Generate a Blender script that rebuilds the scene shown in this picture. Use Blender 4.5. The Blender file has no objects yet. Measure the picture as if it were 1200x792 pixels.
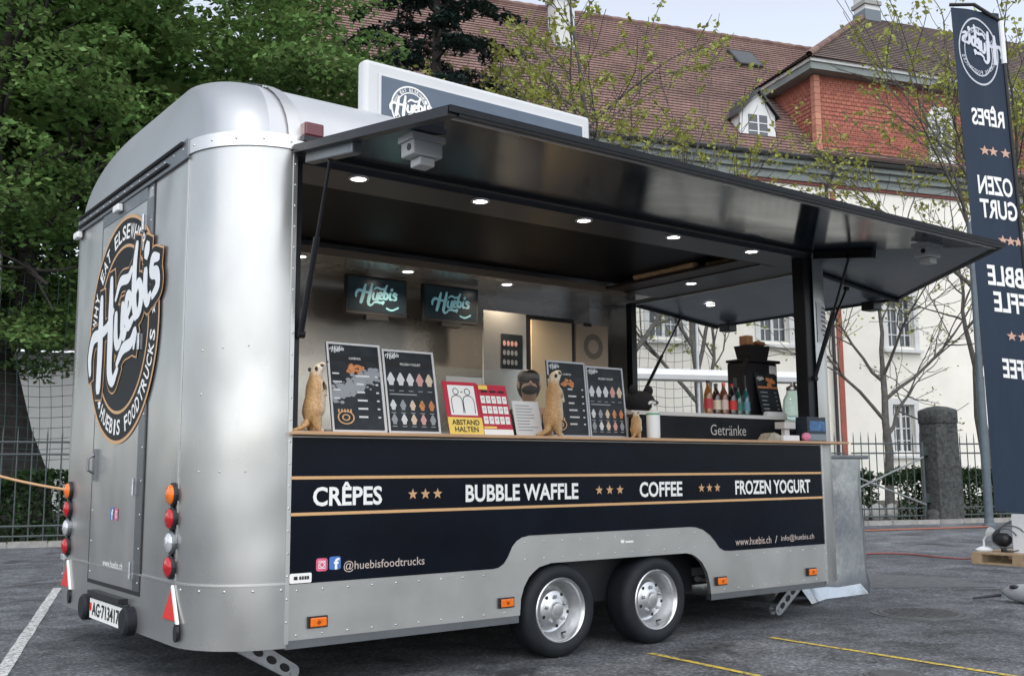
import bpy, math, random
import numpy as np
from mathutils import Vector, Matrix
R_ = math.radians
random.seed(7)
rng = np.random.default_rng(11)
scn = bpy.context.scene
COL = scn.collection

# ------------------------------------------------------------------ camera, sky, sun, exposure
CAM = np.array([-2.4375, -5.2529, 1.1857])
YAW, PITCH, ROLL = 0.6467, 0.1294, -0.0070
fw = np.array([math.sin(YAW)*math.cos(PITCH), math.cos(YAW)*math.cos(PITCH), math.sin(PITCH)])
rt = np.array([math.cos(YAW), -math.sin(YAW), 0.0]); up = np.cross(rt, fw)
rt2 = math.cos(ROLL)*rt+math.sin(ROLL)*up; up2 = -math.sin(ROLL)*rt+math.cos(ROLL)*up
cd = bpy.data.cameras.new('camera'); cam = bpy.data.objects.new('camera', cd); COL.objects.link(cam)
cam.matrix_world = Matrix([[rt2[i], up2[i], -fw[i], CAM[i]] for i in range(3)]+[[0, 0, 0, 1]])
cd.sensor_width = 36; cd.lens = 36*1207.9/1200; cd.clip_end = 2000; cd.clip_start = .05
scn.camera = cam
SUN_EL, SUN_AZ = R_(52), R_(215)      # azimuth measured from +Y towards +X
w = bpy.data.worlds.new('World'); scn.world = w; w.use_nodes = True
nt = w.node_tree; bg = nt.nodes['Background']
sky = nt.nodes.new('ShaderNodeTexSky'); sky.sky_type = 'NISHITA'; sky.sun_disc = False
sky.sun_elevation = SUN_EL; sky.sun_rotation = SUN_AZ
sky.air_density = 1.0; sky.dust_density = 1.5; sky.ozone_density = 1.0
hs = nt.nodes.new('ShaderNodeHueSaturation'); hs.inputs['Saturation'].default_value = .38
nt.links.new(sky.outputs[0], hs.inputs['Color']); nt.links.new(hs.outputs[0], bg.inputs['Color'])
bg.inputs['Strength'].default_value = .15
sd = bpy.data.lights.new('sun', 'SUN'); sd.energy = 0.9; sd.angle = R_(120); sd.color = (1, .98, .95)
so = bpy.data.objects.new('sun', sd); COL.objects.link(so)
sdir = Vector((math.sin(SUN_AZ)*math.cos(SUN_EL), math.cos(SUN_AZ)*math.cos(SUN_EL), math.sin(SUN_EL)))
so.rotation_euler = sdir.to_track_quat('Z', 'Y').to_euler(); so.location = (0, 0, 30)
scn.view_settings.view_transform = 'Standard'; scn.view_settings.look = 'None'
scn.view_settings.gamma = 1; scn.view_settings.exposure = 0.9
scn.render.engine = 'CYCLES'; scn.cycles.max_bounces = 8; scn.cycles.use_denoising = True

# ------------------------------------------------------------------ materials
MATS = {}
def M(name, col, r=.5, m=0.0, spec=.5, var=0.0, vs=4.0, bump=0.0, bs=40.0, isl=0.0, rv=0.0, emit=None, es=0.0,
      trans=0.0, stretch=(1, 1, 1), bdist=.01, coat=0.0, bd=5.0, ior=1.45):
    if name in MATS: return MATS[name]
    mt = bpy.data.materials.new(name); mt.use_nodes = True; MATS[name] = mt
    t = mt.node_tree; N = t.nodes; L = t.links
    b = N['Principled BSDF']; I = b.inputs
    I['Base Color'].default_value = (*col, 1); I['Roughness'].default_value = r; I['Metallic'].default_value = m
    I['Specular IOR Level'].default_value = spec; I['IOR'].default_value = ior
    I['Transmission Weight'].default_value = trans; I['Coat Weight'].default_value = coat
    if emit: I['Emission Color'].default_value = (*emit, 1); I['Emission Strength'].default_value = es
    if var or bump or rv:
        tc = N.new('ShaderNodeTexCoord'); mp = N.new('ShaderNodeMapping'); mp.inputs['Scale'].default_value = stretch
        geo = N.new('ShaderNodeNewGeometry')
        L.new(geo.outputs['Position'], mp.inputs['Vector'])
    cur = None
    if var or isl:
        hsv = N.new('ShaderNodeHueSaturation'); hsv.inputs['Color'].default_value = (*col, 1)
        val = None
        if var:
            nz = N.new('ShaderNodeTexNoise'); nz.inputs['Scale'].default_value = vs; nz.inputs['Detail'].default_value = 6
            nz.inputs['Roughness'].default_value = .62
            L.new(mp.outputs[0], nz.inputs['Vector'])
            mr = N.new('ShaderNodeMapRange'); mr.inputs[1].default_value = .3; mr.inputs[2].default_value = .7
            mr.inputs[3].default_value = 1-var; mr.inputs[4].default_value = 1+var
            L.new(nz.outputs[0], mr.inputs[0]); val = mr.outputs[0]
        if isl:
            g2 = N.new('ShaderNodeNewGeometry'); mr2 = N.new('ShaderNodeMapRange')
            mr2.inputs[3].default_value = 1-isl; mr2.inputs[4].default_value = 1+isl
            L.new(g2.outputs['Random Per Island'], mr2.inputs[0])
            mh = N.new('ShaderNodeMapRange'); mh.inputs[3].default_value = .5-isl*.05; mh.inputs[4].default_value = .5+isl*.03
            L.new(g2.outputs['Random Per Island'], mh.inputs[0]); L.new(mh.outputs[0], hsv.inputs['Hue'])
            if val is None: val = mr2.outputs[0]
            else:
                mm = N.new('ShaderNodeMath'); mm.operation = 'MULTIPLY'
                L.new(val, mm.inputs[0]); L.new(mr2.outputs[0], mm.inputs[1]); val = mm.outputs[0]
        L.new(val, hsv.inputs['Value']); L.new(hsv.outputs[0], I['Base Color'])
    if rv:
        nz2 = N.new('ShaderNodeTexNoise'); nz2.inputs['Scale'].default_value = vs*.7; nz2.inputs['Detail'].default_value = 4
        L.new(mp.outputs[0], nz2.inputs['Vector'])
        m3 = N.new('ShaderNodeMapRange'); m3.inputs[1].default_value = .3; m3.inputs[2].default_value = .7
        m3.inputs[3].default_value = max(.02, r-rv); m3.inputs[4].default_value = r+rv
        L.new(nz2.outputs[0], m3.inputs[0]); L.new(m3.outputs[0], I['Roughness'])
    if bump:
        nb = N.new('ShaderNodeTexNoise'); nb.inputs['Scale'].default_value = bs; nb.inputs['Detail'].default_value = bd
        L.new(mp.outputs[0], nb.inputs['Vector'])
        bp = N.new('ShaderNodeBump'); bp.inputs['Strength'].default_value = bump; bp.inputs['Distance'].default_value = bdist
        L.new(nb.outputs[0], bp.inputs['Height']); L.new(bp.outputs[0], I['Normal'])
    return mt

alu = M('brushed_aluminium', (.45, .455, .45), r=.31, m=.82, bd=.8, var=.08, vs=2.0, rv=.09, bump=.60, bs=2.3, bdist=.03, stretch=(1, 1, .7))
alu_skirt = M('skirt_aluminium', (.52, .52, .505), r=.40, m=.92, var=.07, vs=3.0, rv=.07, bump=.12, bs=3.0, bdist=.02)
alu_roof = M('roof_sheet', (.44, .455, .47), r=.42, m=.8, var=.05, vs=1.2, rv=.06, bump=.12, bs=2.0, bdist=.02)
alu_trim = M('trim_aluminium', (.62, .62, .61), r=.38, m=1, var=.05, vs=6)
alu_dark = M('dull_aluminium', (.22, .235, .25), r=.42, m=1, var=.1, vs=5)
zinc = M('galvanised_steel', (.42, .44, .46), r=.45, m=1, var=.18, vs=22)
steel = M('interior_steel', (.60, .59, .57), r=.25, m=.78, var=.05, vs=2, rv=.08, bump=.12, bs=2.0, bdist=.02)
navy = M('navy_vinyl', (.0035, .0055, .011), r=.25, spec=.16, var=.35, vs=2.0, rv=.06, bump=.04, bs=2.2, bdist=.02)
navy_gloss = M('navy_gloss_panel', (.008, .016, .030), r=.17, spec=.24, var=.15, vs=1.2, rv=.07, bump=.05, bs=1.5, bdist=.02)
black_ceil = M('black_ceiling', (.003, .003, .006), r=.4, spec=.06, var=.2, vs=2)
blackm = M('black_metal', (.010, .011, .014), r=.35, spec=.35, var=.2, vs=12)
rubber = M('tyre_rubber', (.012, .014, .018), r=.62, spec=.35, var=.2, vs=14, bump=.15, bs=60)
black_pl = M('black_plastic', (.012, .012, .015), r=.4, var=.15, vs=9)
grey_strip = M('grey_strip', (.045, .05, .06), r=.35, spec=.3, var=.08, vs=4)
white_print = M('white_print', (.80, .80, .78), r=.5)
tan_print = M('tan_print', (.55, .33, .17), r=.5)
gold_line = M('gold_stripe', (.60, .36, .17), r=.45)
wood = M('counter_wood', (.48, .30, .17), r=.45, var=.2, vs=6, stretch=(.3, 3, 3))
amber = M('amber_lens', (.75, .16, .01), r=.18, coat=.4, var=.15, vs=60)
red_lens = M('red_lens', (.42, .008, .012), r=.15, coat=.5, var=.2, vs=60)
clear_lens = M('clear_lens', (.62, .63, .66), r=.12, m=.5, coat=.4)
red_refl = M('red_reflector', (.75, .03, .02), r=.3, coat=.3)
white_pl = M('white_plastic', (.74, .75, .76), r=.42, var=.03, vs=8)
led = M('led_disc', (1, 1, 1), emit=(1, .95, .85), es=9.0)

# ------------------------------------------------------------------ mesh helpers
WL = {}
def V3(p): return Vector((float(p[0]), float(p[1]), float(p[2])))
class MB:
    def __init__(s): s.v = []; s.f = []; s.uv = None
    def add(s, vs, fs):
        o = len(s.v); s.v += [tuple(map(float, p)) for p in vs]; s.f += [tuple(i+o for i in f) for f in fs]; return s
    def box(s, x0, x1, y0, y1, z0, z1):
        return s.add([(x0,y0,z0),(x1,y0,z0),(x1,y1,z0),(x0,y1,z0),(x0,y0,z1),(x1,y0,z1),(x1,y1,z1),(x0,y1,z1)],
                     [(0,3,2,1),(4,5,6,7),(0,1,5,4),(1,2,6,5),(2,3,7,6),(3,0,4,7)])
    def obox(s, c, a, b, d):      # centre, three half-axis vectors
        c, a, b, d = map(np.array, (c, a, b, d)); vs = []
        for k in (-1, 1):
            for i, j in ((-1,-1),(1,-1),(1,1),(-1,1)): vs.append(c+i*a+j*b+k*d)
        return s.add(vs, [(0,3,2,1),(4,5,6,7),(0,1,5,4),(1,2,6,5),(2,3,7,6),(3,0,4,7)])
    def loft(s, rings, closed=True, caps=True):
        n = len(rings[0]); fs = []; vs = [p for r in rings for p in r]
        for k in range(len(rings)-1):
            for i in range(n if closed else n-1):
                j = (i+1) % n; fs.append((k*n+i, k*n+j, (k+1)*n+j, (k+1)*n+i))
        if caps and closed: fs.append(tuple(range(n))[::-1]); fs.append(tuple(range((len(rings)-1)*n, len(rings)*n)))
        return s.add(vs, fs)
    def tube(s, pts, r, n=8, caps=True):
        pts = [np.array(p, float) for p in pts]; rs = r if hasattr(r, '__len__') else [r]*len(pts); rings = []; pa = None
        for i, p in enumerate(pts):
            t = pts[min(i+1, len(pts)-1)]-pts[max(i-1, 0)]; t = t/(np.linalg.norm(t)+1e-9)
            if pa is None: pa = np.cross(t, (0, 0, 1.0)) if abs(t[2]) < .9 else np.cross(t, (1.0, 0, 0))
            pa = pa-t*(pa@t); pa = pa/(np.linalg.norm(pa)+1e-9); pb = np.cross(t, pa)
            rings.append([p+rs[i]*(math.cos(a)*pa+math.sin(a)*pb) for a in [2*math.pi*k/n for k in range(n)]])
        return s.loft(rings, caps=caps)
    def lathe(s, prof, c, ax=(0, 0, 1), n=24, caps=False):   # prof: (radius, height along axis)
        ax = np.array(ax, float); ax /= np.linalg.norm(ax); c = np.array(c, float)
        a = np.cross(ax, (0, 0, 1.0)) if abs(ax[2]) < .9 else np.array((1.0, 0, 0)); a /= np.linalg.norm(a); b = np.cross(ax, a)
        rings = [[c+ax*h+r*(math.cos(t)*a+math.sin(t)*b) for t in [2*math.pi*k/n for k in range(n)]] for r, h in prof]
        return s.loft(rings, caps=caps)
    def ball(s, c, r, n=12, m=8):
        r = r if hasattr(r, '__len__') else (r, r, r); rings = []
        for j in range(m+1):
            ph = -math.pi/2+math.pi*j/m; q = max(math.cos(ph), .02)
            rings.append([(c[0]+r[0]*q*math.cos(t), c[1]+r[1]*q*math.sin(t), c[2]+r[2]*math.sin(ph)) for t in [2*math.pi*k/n for k in range(n)]])
        return s.loft(rings)
    def prism(s, poly, f, d0, d1):     # poly of 2d points, f(u,v,d)->xyz
        n = len(poly); vs = [f(u, v, d0) for u, v in poly]+[f(u, v, d1) for u, v in poly]
        fs = [tuple(range(n))[::-1], tuple(range(n, 2*n))]+[(i, (i+1) % n, n+(i+1) % n, n+i) for i in range(n)]
        return s.add(vs, fs)
    def build(s, name, mat, parent=None, smooth=False, origin=None, bevel=0.0, auto=None):
        if not s.v: return None
        a = np.array(s.v, float)
        if origin is None:
            lo, hi = a.min(0), a.max(0); origin = ((lo[0]+hi[0])/2, (lo[1]+hi[1])/2, lo[2])
        origin = np.array(origin, float)
        me = bpy.data.meshes.new(name); me.from_pydata((a-origin).tolist(), [], s.f)
        if s.uv is not None:
            ul = me.uv_layers.new(name='UVMap'); k = 0
            for p in me.polygons:
                for li in p.loop_indices: ul.data[li].uv = s.uv[me.loops[li].vertex_index]
        me.materials.append(mat)
        if smooth:
            me.polygons.foreach_set('use_smooth', [True]*len(me.polygons))
            if auto: me.set_sharp_from_angle(angle=R_(auto))
        me.update()
        return link(name, me, parent, origin, bevel)
def link(name, me, parent, origin, bevel=0):
    o = bpy.data.objects.new(name, me); COL.objects.link(o)
    pw = WL[parent.name] if parent else np.zeros(3)
    o.location = np.array(origin)-pw; WL[o.name] = np.array(origin, float)
    if parent: o.parent = parent
    if bevel:
        b = o.modifiers.new('bevel', 'BEVEL'); b.width = bevel; b.segments = 2; b.limit_method = 'ANGLE'
    return o
def tag(o, label=None, cat=None, group=None, kind=None):
    if label: o['label'] = label
    if cat: o['category'] = cat
    if group: o['group'] = group
    if kind: o['kind'] = kind
    return o
def thing(name, loc, label, cat, group=None):
    o = bpy.data.objects.new(name, None); COL.objects.link(o); o.location = loc; o.empty_display_size = .1
    WL[o.name] = np.array(loc, float); return tag(o, label, cat, group)
def box(name, b, mat, parent=None, bevel=0): return MB().box(*b).build(name, mat, parent, bevel=bevel)
def mesh_np(name, V, Q, mat, parent=None, origin=(0, 0, 0), smooth=False):
    V = np.asarray(V, float); origin = np.array(origin, float); me = bpy.data.meshes.new(name); k = Q.shape[1]
    me.vertices.add(len(V)); me.vertices.foreach_set('co', (V-origin).astype(np.float32).ravel())
    me.loops.add(Q.size); me.loops.foreach_set('vertex_index', Q.astype(np.int32).ravel())
    me.polygons.add(len(Q)); me.polygons.foreach_set('loop_start', np.arange(0, Q.size, k, dtype=np.int32))
    me.polygons.foreach_set('loop_total', np.full(len(Q), k, np.int32))
    me.update(calc_edges=True); me.materials.append(mat)
    return link(name, me, parent, origin)
def catmull(pts, n=8):
    P = [np.array(p, float) for p in pts]; P = [2*P[0]-P[1]]+P+[2*P[-1]-P[-2]]; out = []
    for i in range(1, len(P)-2):
        for k in range(n):
            t = k/n; a, b, c, d = P[i-1:i+3]
            out.append(.5*((2*b)+(c-a)*t+(2*a-5*b+4*c-d)*t*t+(3*b-a-3*c+d)*t**3))
    out.append(P[-2]); return out
# 2d print laid on a plane: frame = (origin, right, up); d = metres proud of the plane
class Fr:
    def __init__(s, o, r, u, mir=False):
        s.o = np.array(o, float); s.r = np.array(r, float); s.u = np.array(u, float); s.n = np.cross(s.r, s.u)
        s.n /= np.linalg.norm(s.n)
        if mir: s.r = -s.r
    def __call__(s, x, y, d=0): return s.o+s.r*x+s.u*y+s.n*d
TXT = {}
def text2d(t, bold=0.0, wmul=1.0):
    k = (t, bold)
    if k not in TXT:
        cu = bpy.data.curves.new('t', 'FONT'); cu.body = t; cu.size = 1; cu.offset = bold; cu.resolution_u = 3; cu.fill_mode = 'FRONT'
        ob = bpy.data.objects.new('t', cu); COL.objects.link(ob)
        dg = bpy.context.evaluated_depsgraph_get(); me = bpy.data.meshes.new_from_object(ob.evaluated_get(dg))
        v = np.array([q.co[:2] for q in me.vertices]) if len(me.vertices) else np.zeros((0, 2))
        TXT[k] = (v, [tuple(p.vertices) for p in me.polygons])
        bpy.data.objects.remove(ob); bpy.data.curves.remove(cu); bpy.data.meshes.remove(me)
    return TXT[k]
def put_text(mb, fr, t, x, y, w, h, d=.003, bold=.0, rot=0.0, capfit=None):
    v, f = text2d(t, bold)
    if not len(v): return
    lo, hi = v.min(0), v.max(0); q = (v-lo)/(hi-lo+1e-9)*np.array((w, h))
    if capfit:      # capfit: height of capital letters, keeps accents above
        sx = w/(hi[0]-lo[0]); sy = h/capfit; q = np.stack([(v[:, 0]-lo[0])*sx, v[:, 1]*sy], 1)
    c, s_ = math.cos(rot), math.sin(rot)
    mb.add([fr(x+a*c-b*s_, y+a*s_+b*c, d) for a, b in q], f)
def arc_text(mb, fr, t, r, a_mid, size, wid, d, top=True, bold=.02):
    total = len(t)*wid
    for i, ch in enumerate(t):
        off = (i+.5)*wid-total/2; ang = a_mid-off/r if top else a_mid+off/r
        if ch == ' ': continue
        rr = r; cx, cy = rr*math.cos(ang), rr*math.sin(ang); rot = ang-math.pi/2 if top else ang+math.pi/2
        v, f = text2d(ch, bold); lo, hi = v.min(0), v.max(0)
        wd = wid*(.42 if ch in 'I' else .84)
        q = (v-lo)/(hi-lo+1e-9)-.5; q = q*np.array((wd, size)); c, s_ = math.cos(rot), math.sin(rot)
        mb.add([fr(cx+a*c-b*s_, cy+a*s_+b*c, d) for a, b in q], f)
def arc_words(fr, t, r, a_mid, size, wid, d, top, mat, par):
    i0 = 0
    for wd in t.split(' '):
        off = (i0+len(wd)/2-len(t)/2)*wid/r; mb = MB(); arc_text(mb, fr, wd, r, a_mid-off if top else a_mid+off, size, wid, d, top); mb.build('lettering', mat, par); i0 += len(wd)+1
def ring2d(mb, fr, r0, r1, d, n=64, cx=0, cy=0, ry=1.0):
    vs = []
    for k in range(n):
        a = 2*math.pi*k/n
        for r in (r0, r1): vs.append(fr(cx+r*math.cos(a), cy+r*math.sin(a)*ry, d))
    mb.add(vs, [(2*k, 2*k+1, 2*((k+1) % n)+1, 2*((k+1) % n)) for k in range(n)])
def disc2d(mb, fr, r, d, n=48, cx=0, cy=0, ry=1.0):
    mb.add([fr(cx+r*math.cos(2*math.pi*k/n), cy+r*ry*math.sin(2*math.pi*k/n), d) for k in range(n)], [tuple(range(n))])
def rect2d(mb, fr, x0, y0, x1, y1, d): mb.add([fr(x0, y0, d), fr(x1, y0, d), fr(x1, y1, d), fr(x0, y1, d)], [(0, 1, 2, 3)])
def star2d(mb, fr, cx, cy, r, d):
    mb.add([fr(cx, cy, d)]+[fr(cx+(r if k % 2 == 0 else r*.42)*math.sin(math.pi*k/5), cy+(r if k % 2 == 0 else r*.42)*math.cos(math.pi*k/5), d) for k in range(10)],
           [(0, 1+(k+1) % 10, 1+k) for k in range(10)])
STROKES = [
    ([(0.02,.36),(.03,.52),(.13,.66),(.30,.62),(.48,.60),(.62,.68)], [.05,.08,.085,.07,.06,.03]),
    ([(.37,.95),(.32,.70),(.27,.42),(.20,.12)], [.06,.10,.11,.10]),
    ([(.61,1.0),(.56,.70),(.51,.40),(.47,.14),(.53,.02),(.64,.08)], [.06,.10,.11,.10,.07,.04]),
    ([(.67,.60),(.64,.42),(.66,.31),(.73,.31),(.79,.42)], [.06,.08,.07,.05,.04]),
    ([(.82,.61),(.79,.42),(.81,.32),(.87,.36)], [.06,.08,.07,.04]),
    ([(.87,.45),(.96,.51),(.98,.60),(.92,.64),(.87,.50),(.91,.36),(1.01,.37)], [.04,.05,.06,.06,.08,.07,.04]),
    ([(.68,.76),(.80,.86),(.96,.80),(1.04,.84)], [.03,.06,.06,.04]),
    ([(1.17,1.0),(1.10,.82),(1.05,.52),(1.07,.37)], [.05,.08,.09,.07]),
    ([(1.05,.54),(1.15,.63),(1.20,.52),(1.15,.38),(1.06,.36)], [.04,.06,.08,.07,.05]),
    ([(1.30,.64),(1.27,.46),(1.30,.36),(1.36,.39)], [.07,.08,.07,.04]),
    ([(1.34,.80),(1.36,.84)], [.09,.09]),
    ([(1.55,.62),(1.45,.67),(1.41,.57),(1.50,.50),(1.50,.39),(1.40,.35)], [.04,.07,.07,.08,.07,.04]),
    ([(.64,.13),(.78,.20),(.94,.17),(1.04,.22),(1.0,.10)], [.04,.07,.07,.07,.03]),
]
def script_logo(mb, fr, x, y, w, rot=0.0, grow=0.0, d=.004, n=6, ys=.72):
    k = w/1.58; c, s_ = math.cos(rot), math.sin(rot); dd = d
    for pts, ws in STROKES:
        pts = [(a, b*ys) for a, b in pts]
        pp = catmull(pts, n); L = []; wl = np.interp(np.linspace(0, len(ws)-1, len(pp)), range(len(ws)), ws)
        vs = []; m_ = len(pp)
        t0 = pp[1]-pp[0]; t0 = t0/np.linalg.norm(t0); t1 = pp[-1]-pp[-2]; t1 = t1/np.linalg.norm(t1)
        pp = [pp[0]-t0*(wl[0]*.4+grow*.5)]+pp+[pp[-1]+t1*(wl[-1]*.4+grow*.5)]; wl = np.concatenate([[wl[0]*.55], wl, [wl[-1]*.55]])
        for i, p in enumerate(pp):
            t = pp[min(i+1, len(pp)-1)]-pp[max(i-1, 0)]; t = t/(np.linalg.norm(t)+1e-9); nn = np.array((-t[1], t[0])); hw = (wl[i]+grow)/2
            for sg in (1, -1):
                q = (p+nn*hw*sg)*k; vs.append(fr(x+q[0]*c-q[1]*s_, y+q[0]*s_+q[1]*c, dd+i*.00001))
        mb.add(vs, [(2*i, 2*i+1, 2*i+3, 2*i+2) for i in range(len(pp)-1)])
        dd += .00016
    return dd
def skin(verts, edges, radii, name, mat, parent=None, sub=2, root=0, xf=None):
    me = bpy.data.meshes.new(name+'_s'); me.from_pydata([tuple(v) for v in verts], edges, []); ob = bpy.data.objects.new(name+'_s', me); COL.objects.link(ob)
    ob.modifiers.new('s', 'SKIN'); sv = me.skin_vertices[0].data
    for i, r in enumerate(radii): sv[i].radius = r if hasattr(r, '__len__') else (r, r)
    for i in range(len(verts)): sv[i].use_root = (i == root)
    m2 = ob.modifiers.new('u', 'SUBSURF'); m2.levels = sub; m2.render_levels = sub
    dg = bpy.context.evaluated_depsgraph_get(); m = bpy.data.meshes.new_from_object(ob.evaluated_get(dg))
    vs = [v.co[:] for v in m.vertices]; fs = [tuple(p.vertices) for p in m.polygons]
    bpy.data.objects.remove(ob); bpy.data.meshes.remove(me); bpy.data.meshes.remove(m)
    mb = MB(); mb.add([xf(v) if xf else v for v in vs], fs)
    return mb.build(name, mat, parent, smooth=True)

# ------------------------------------------------------------------ ground
E_ = np.array([.95456679, -.29799706, 0]); N_ = np.array([.29799706, .95456679, 0])   # along and across the street behind
def BW(s, c, z=0.0): return E_*s+N_*c+np.array((0, 0, z))
def ground_mat():
    mt = bpy.data.materials.new('asphalt'); mt.use_nodes = True; t = mt.node_tree; N = t.nodes; L = t.links
    b = N['Principled BSDF']; geo = N.new('ShaderNodeNewGeometry'); P = geo.outputs['Position']
    def nz(sc, det=5, ro=.6, vec=P):
        q = N.new('ShaderNodeTexNoise'); q.inputs['Scale'].default_value = sc; q.inputs['Detail'].default_value = det; q.inputs['Roughness'].default_value = ro
        L.new(vec, q.inputs['Vector']); return q.outputs[0]
    def mr(i, a, b_, c, d):
        q = N.new('ShaderNodeMapRange'); q.inputs[1].default_value = a; q.inputs[2].default_value = b_; q.inputs[3].default_value = c; q.inputs[4].default_value = d
        L.new(i, q.inputs[0]); return q.outputs[0]
    def mul(a, b_):
        q = N.new('ShaderNodeMath'); q.operation = 'MULTIPLY'; L.new(a, q.inputs[0]); L.new(b_, q.inputs[1]); return q.outputs[0]
    big = mr(nz(.45, 6), .35, .65, .72, 1.22); mid = mr(nz(2.6, 7, .72), .38, .62, .62, 1.25); fine = mr(nz(30, 5, .75), .36, .64, .50, 1.5)
    st = mr(nz(1.1, 8, .72), .53, .63, 1.0, .42)
    vo = N.new('ShaderNodeTexVoronoi'); vo.inputs['Scale'].default_value = 38; L.new(P, vo.inputs['Vector'])
    grit = mr(vo.outputs['Distance'], .0, .55, 1.6, .7)
    v = mul(mul(mul(big, mid), mul(fine, st)), grit)
    cr = N.new('ShaderNodeTexVoronoi'); cr.feature = 'DISTANCE_TO_EDGE'; cr.inputs['Scale'].default_value = .55
    wp = N.new('ShaderNodeVectorMath'); wp.operation = 'ADD'; nv = N.new('ShaderNodeTexNoise'); nv.inputs['Scale'].default_value = 1.6; nv.inputs['Detail'].default_value = 6
    L.new(P, nv.inputs['Vector']); L.new(P, wp.inputs[0]); L.new(nv.outputs['Color'], wp.inputs[1]); L.new(wp.outputs[0], cr.inputs['Vector'])
    v = mul(v, mr(cr.outputs['Distance'], .0, .006, .55, 1.0))
    hs = N.new('ShaderNodeHueSaturation'); hs.inputs['Color'].default_value = (.150, .160, .174, 1); L.new(v, hs.inputs['Value']); L.new(hs.outputs[0], b.inputs['Base Color'])
    L.new(mr(nz(1.1, 8, .72), .5, .68, .85, .5), b.inputs['Roughness']); b.inputs['Specular IOR Level'].default_value = .35
    bp = N.new('ShaderNodeBump'); bp.inputs['Strength'].default_value = .55; bp.inputs['Distance'].default_value = .006
    L.new(fine, bp.inputs['Height']); L.new(bp.outputs[0], b.inputs['Normal'])
    return mt
asphalt = ground_mat()
g = MB().add([(-400, -400, 0), (400, -400, 0), (400, 400, 0), (-400, 400, 0)], [(0, 1, 2, 3)]).build('ground', asphalt, origin=(0, 0, 0)); tag(g, kind='structure')
def line_mat(name, col):
    mt = bpy.data.materials.new(name); mt.use_nodes = True; t = mt.node_tree; N = t.nodes; L = t.links; b = N['Principled BSDF']
    geo = N.new('ShaderNodeNewGeometry'); q = N.new('ShaderNodeTexNoise'); q.inputs['Scale'].default_value = 26; q.inputs['Detail'].default_value = 8; q.inputs['Roughness'].default_value = .75
    L.new(geo.outputs['Position'], q.inputs['Vector']); m = N.new('ShaderNodeMapRange'); m.inputs[1].default_value = .40; m.inputs[2].default_value = .54; L.new(q.outputs[0], m.inputs[0])
    mx = N.new('ShaderNodeMix'); mx.data_type = 'RGBA'; mx.inputs[6].default_value = (.11, .115, .12, 1); mx.inputs[7].default_value = (*col, 1)
    L.new(m.outputs[0], mx.inputs[0]); L.new(mx.outputs[2], b.inputs['Base Color']); b.inputs['Roughness'].default_value = .7
    return mt
yel = line_mat('yellow_line_paint', (.70, .52, .06)); whl = line_mat('white_line_paint', (.62, .63, .62))
def painted(name, a, b, w_, mat, label):
    a = np.array(a); b = np.array(b); t = (b-a)/np.linalg.norm(b-a); nn = np.array((-t[1], t[0]))*w_/2
    vs = []; n = 24
    for i in range(n+1):
        p = a+(b-a)*i/n; j = random.uniform(-.004, .004); vs += [(*(p+nn*(1+random.uniform(-.08, .08))), .004), (*(p-nn*(1+random.uniform(-.08, .08))), .004)]
    o = MB().add(vs, [(2*i, 2*i+1, 2*i+3, 2*i+2) for i in range(n)]).build(name, mat); o['kind'] = 'structure'; o['label'] = label
painted('road_marking', (2.48, -.21), (2.36, -2.6), .05, yel, 'thin yellow parking line running out from beside the trailer wheels')
painted('road_marking', (3.60, -.30), (3.53, -3.6), .05, yel, 'thin yellow parking line ahead of the trailer wheels')
painted('road_marking', (.44, 6.6), (-1.6, -.1), .085, whl, 'worn white parking line left of the trailer rear')
painted('road_marking', (.9, 8.2), (3.2, 15), .085, whl, 'worn white line continuing behind the trailer')
# patches of newer asphalt and covers set in the ground
patch_m = M('asphalt_patch', (.105, .11, .115), r=.8, var=.25, vs=9, bump=.4, bs=80)
cast = M('cast_iron', (.12, .125, .13), r=.6, m=.4, var=.3, vs=16, bump=.3, bs=60)
def cover(x, y, r, label):
    t = thing('manhole_cover', (x, y, 0), label, 'manhole')
    mb = MB(); mb.lathe([(r*1.0, .0), (r*1.0, .006), (r*.86, .006), (r*.86, .003)], (x, y, .0), n=40); mb.build('cover_rim', patch_m, t)
    mb = MB(); mb.lathe([(r*.84, 0), (r*.84, .008), (0.001, .008)], (x, y, .0), n=40)
    for i in range(-4, 5):
        h = math.sqrt(max(.01, (.74)**2-(i*.17)**2))*r; mb.box(x+i*.17*r-.012, x+i*.17*r+.012, y-h, y+h, .008, .013)
    mb.build('cover_plate', cast, t)
cover(5.55, -.28, .40, 'round iron manhole cover in the asphalt right of the trailer')
cover(3.05, -1.63, .16, 'small round iron cover in the asphalt between the yellow lines')
mb = MB(); pts = [(6.2, 1.6), (7.9, .3), (8.4, 1.1), (8.0, 2.2), (6.9, 2.6)]
mb.add([(x, y, .003) for x, y in pts], [tuple(range(5))]); o = mb.build('asphalt_patch', patch_m); tag(o, kind='structure')
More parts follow.
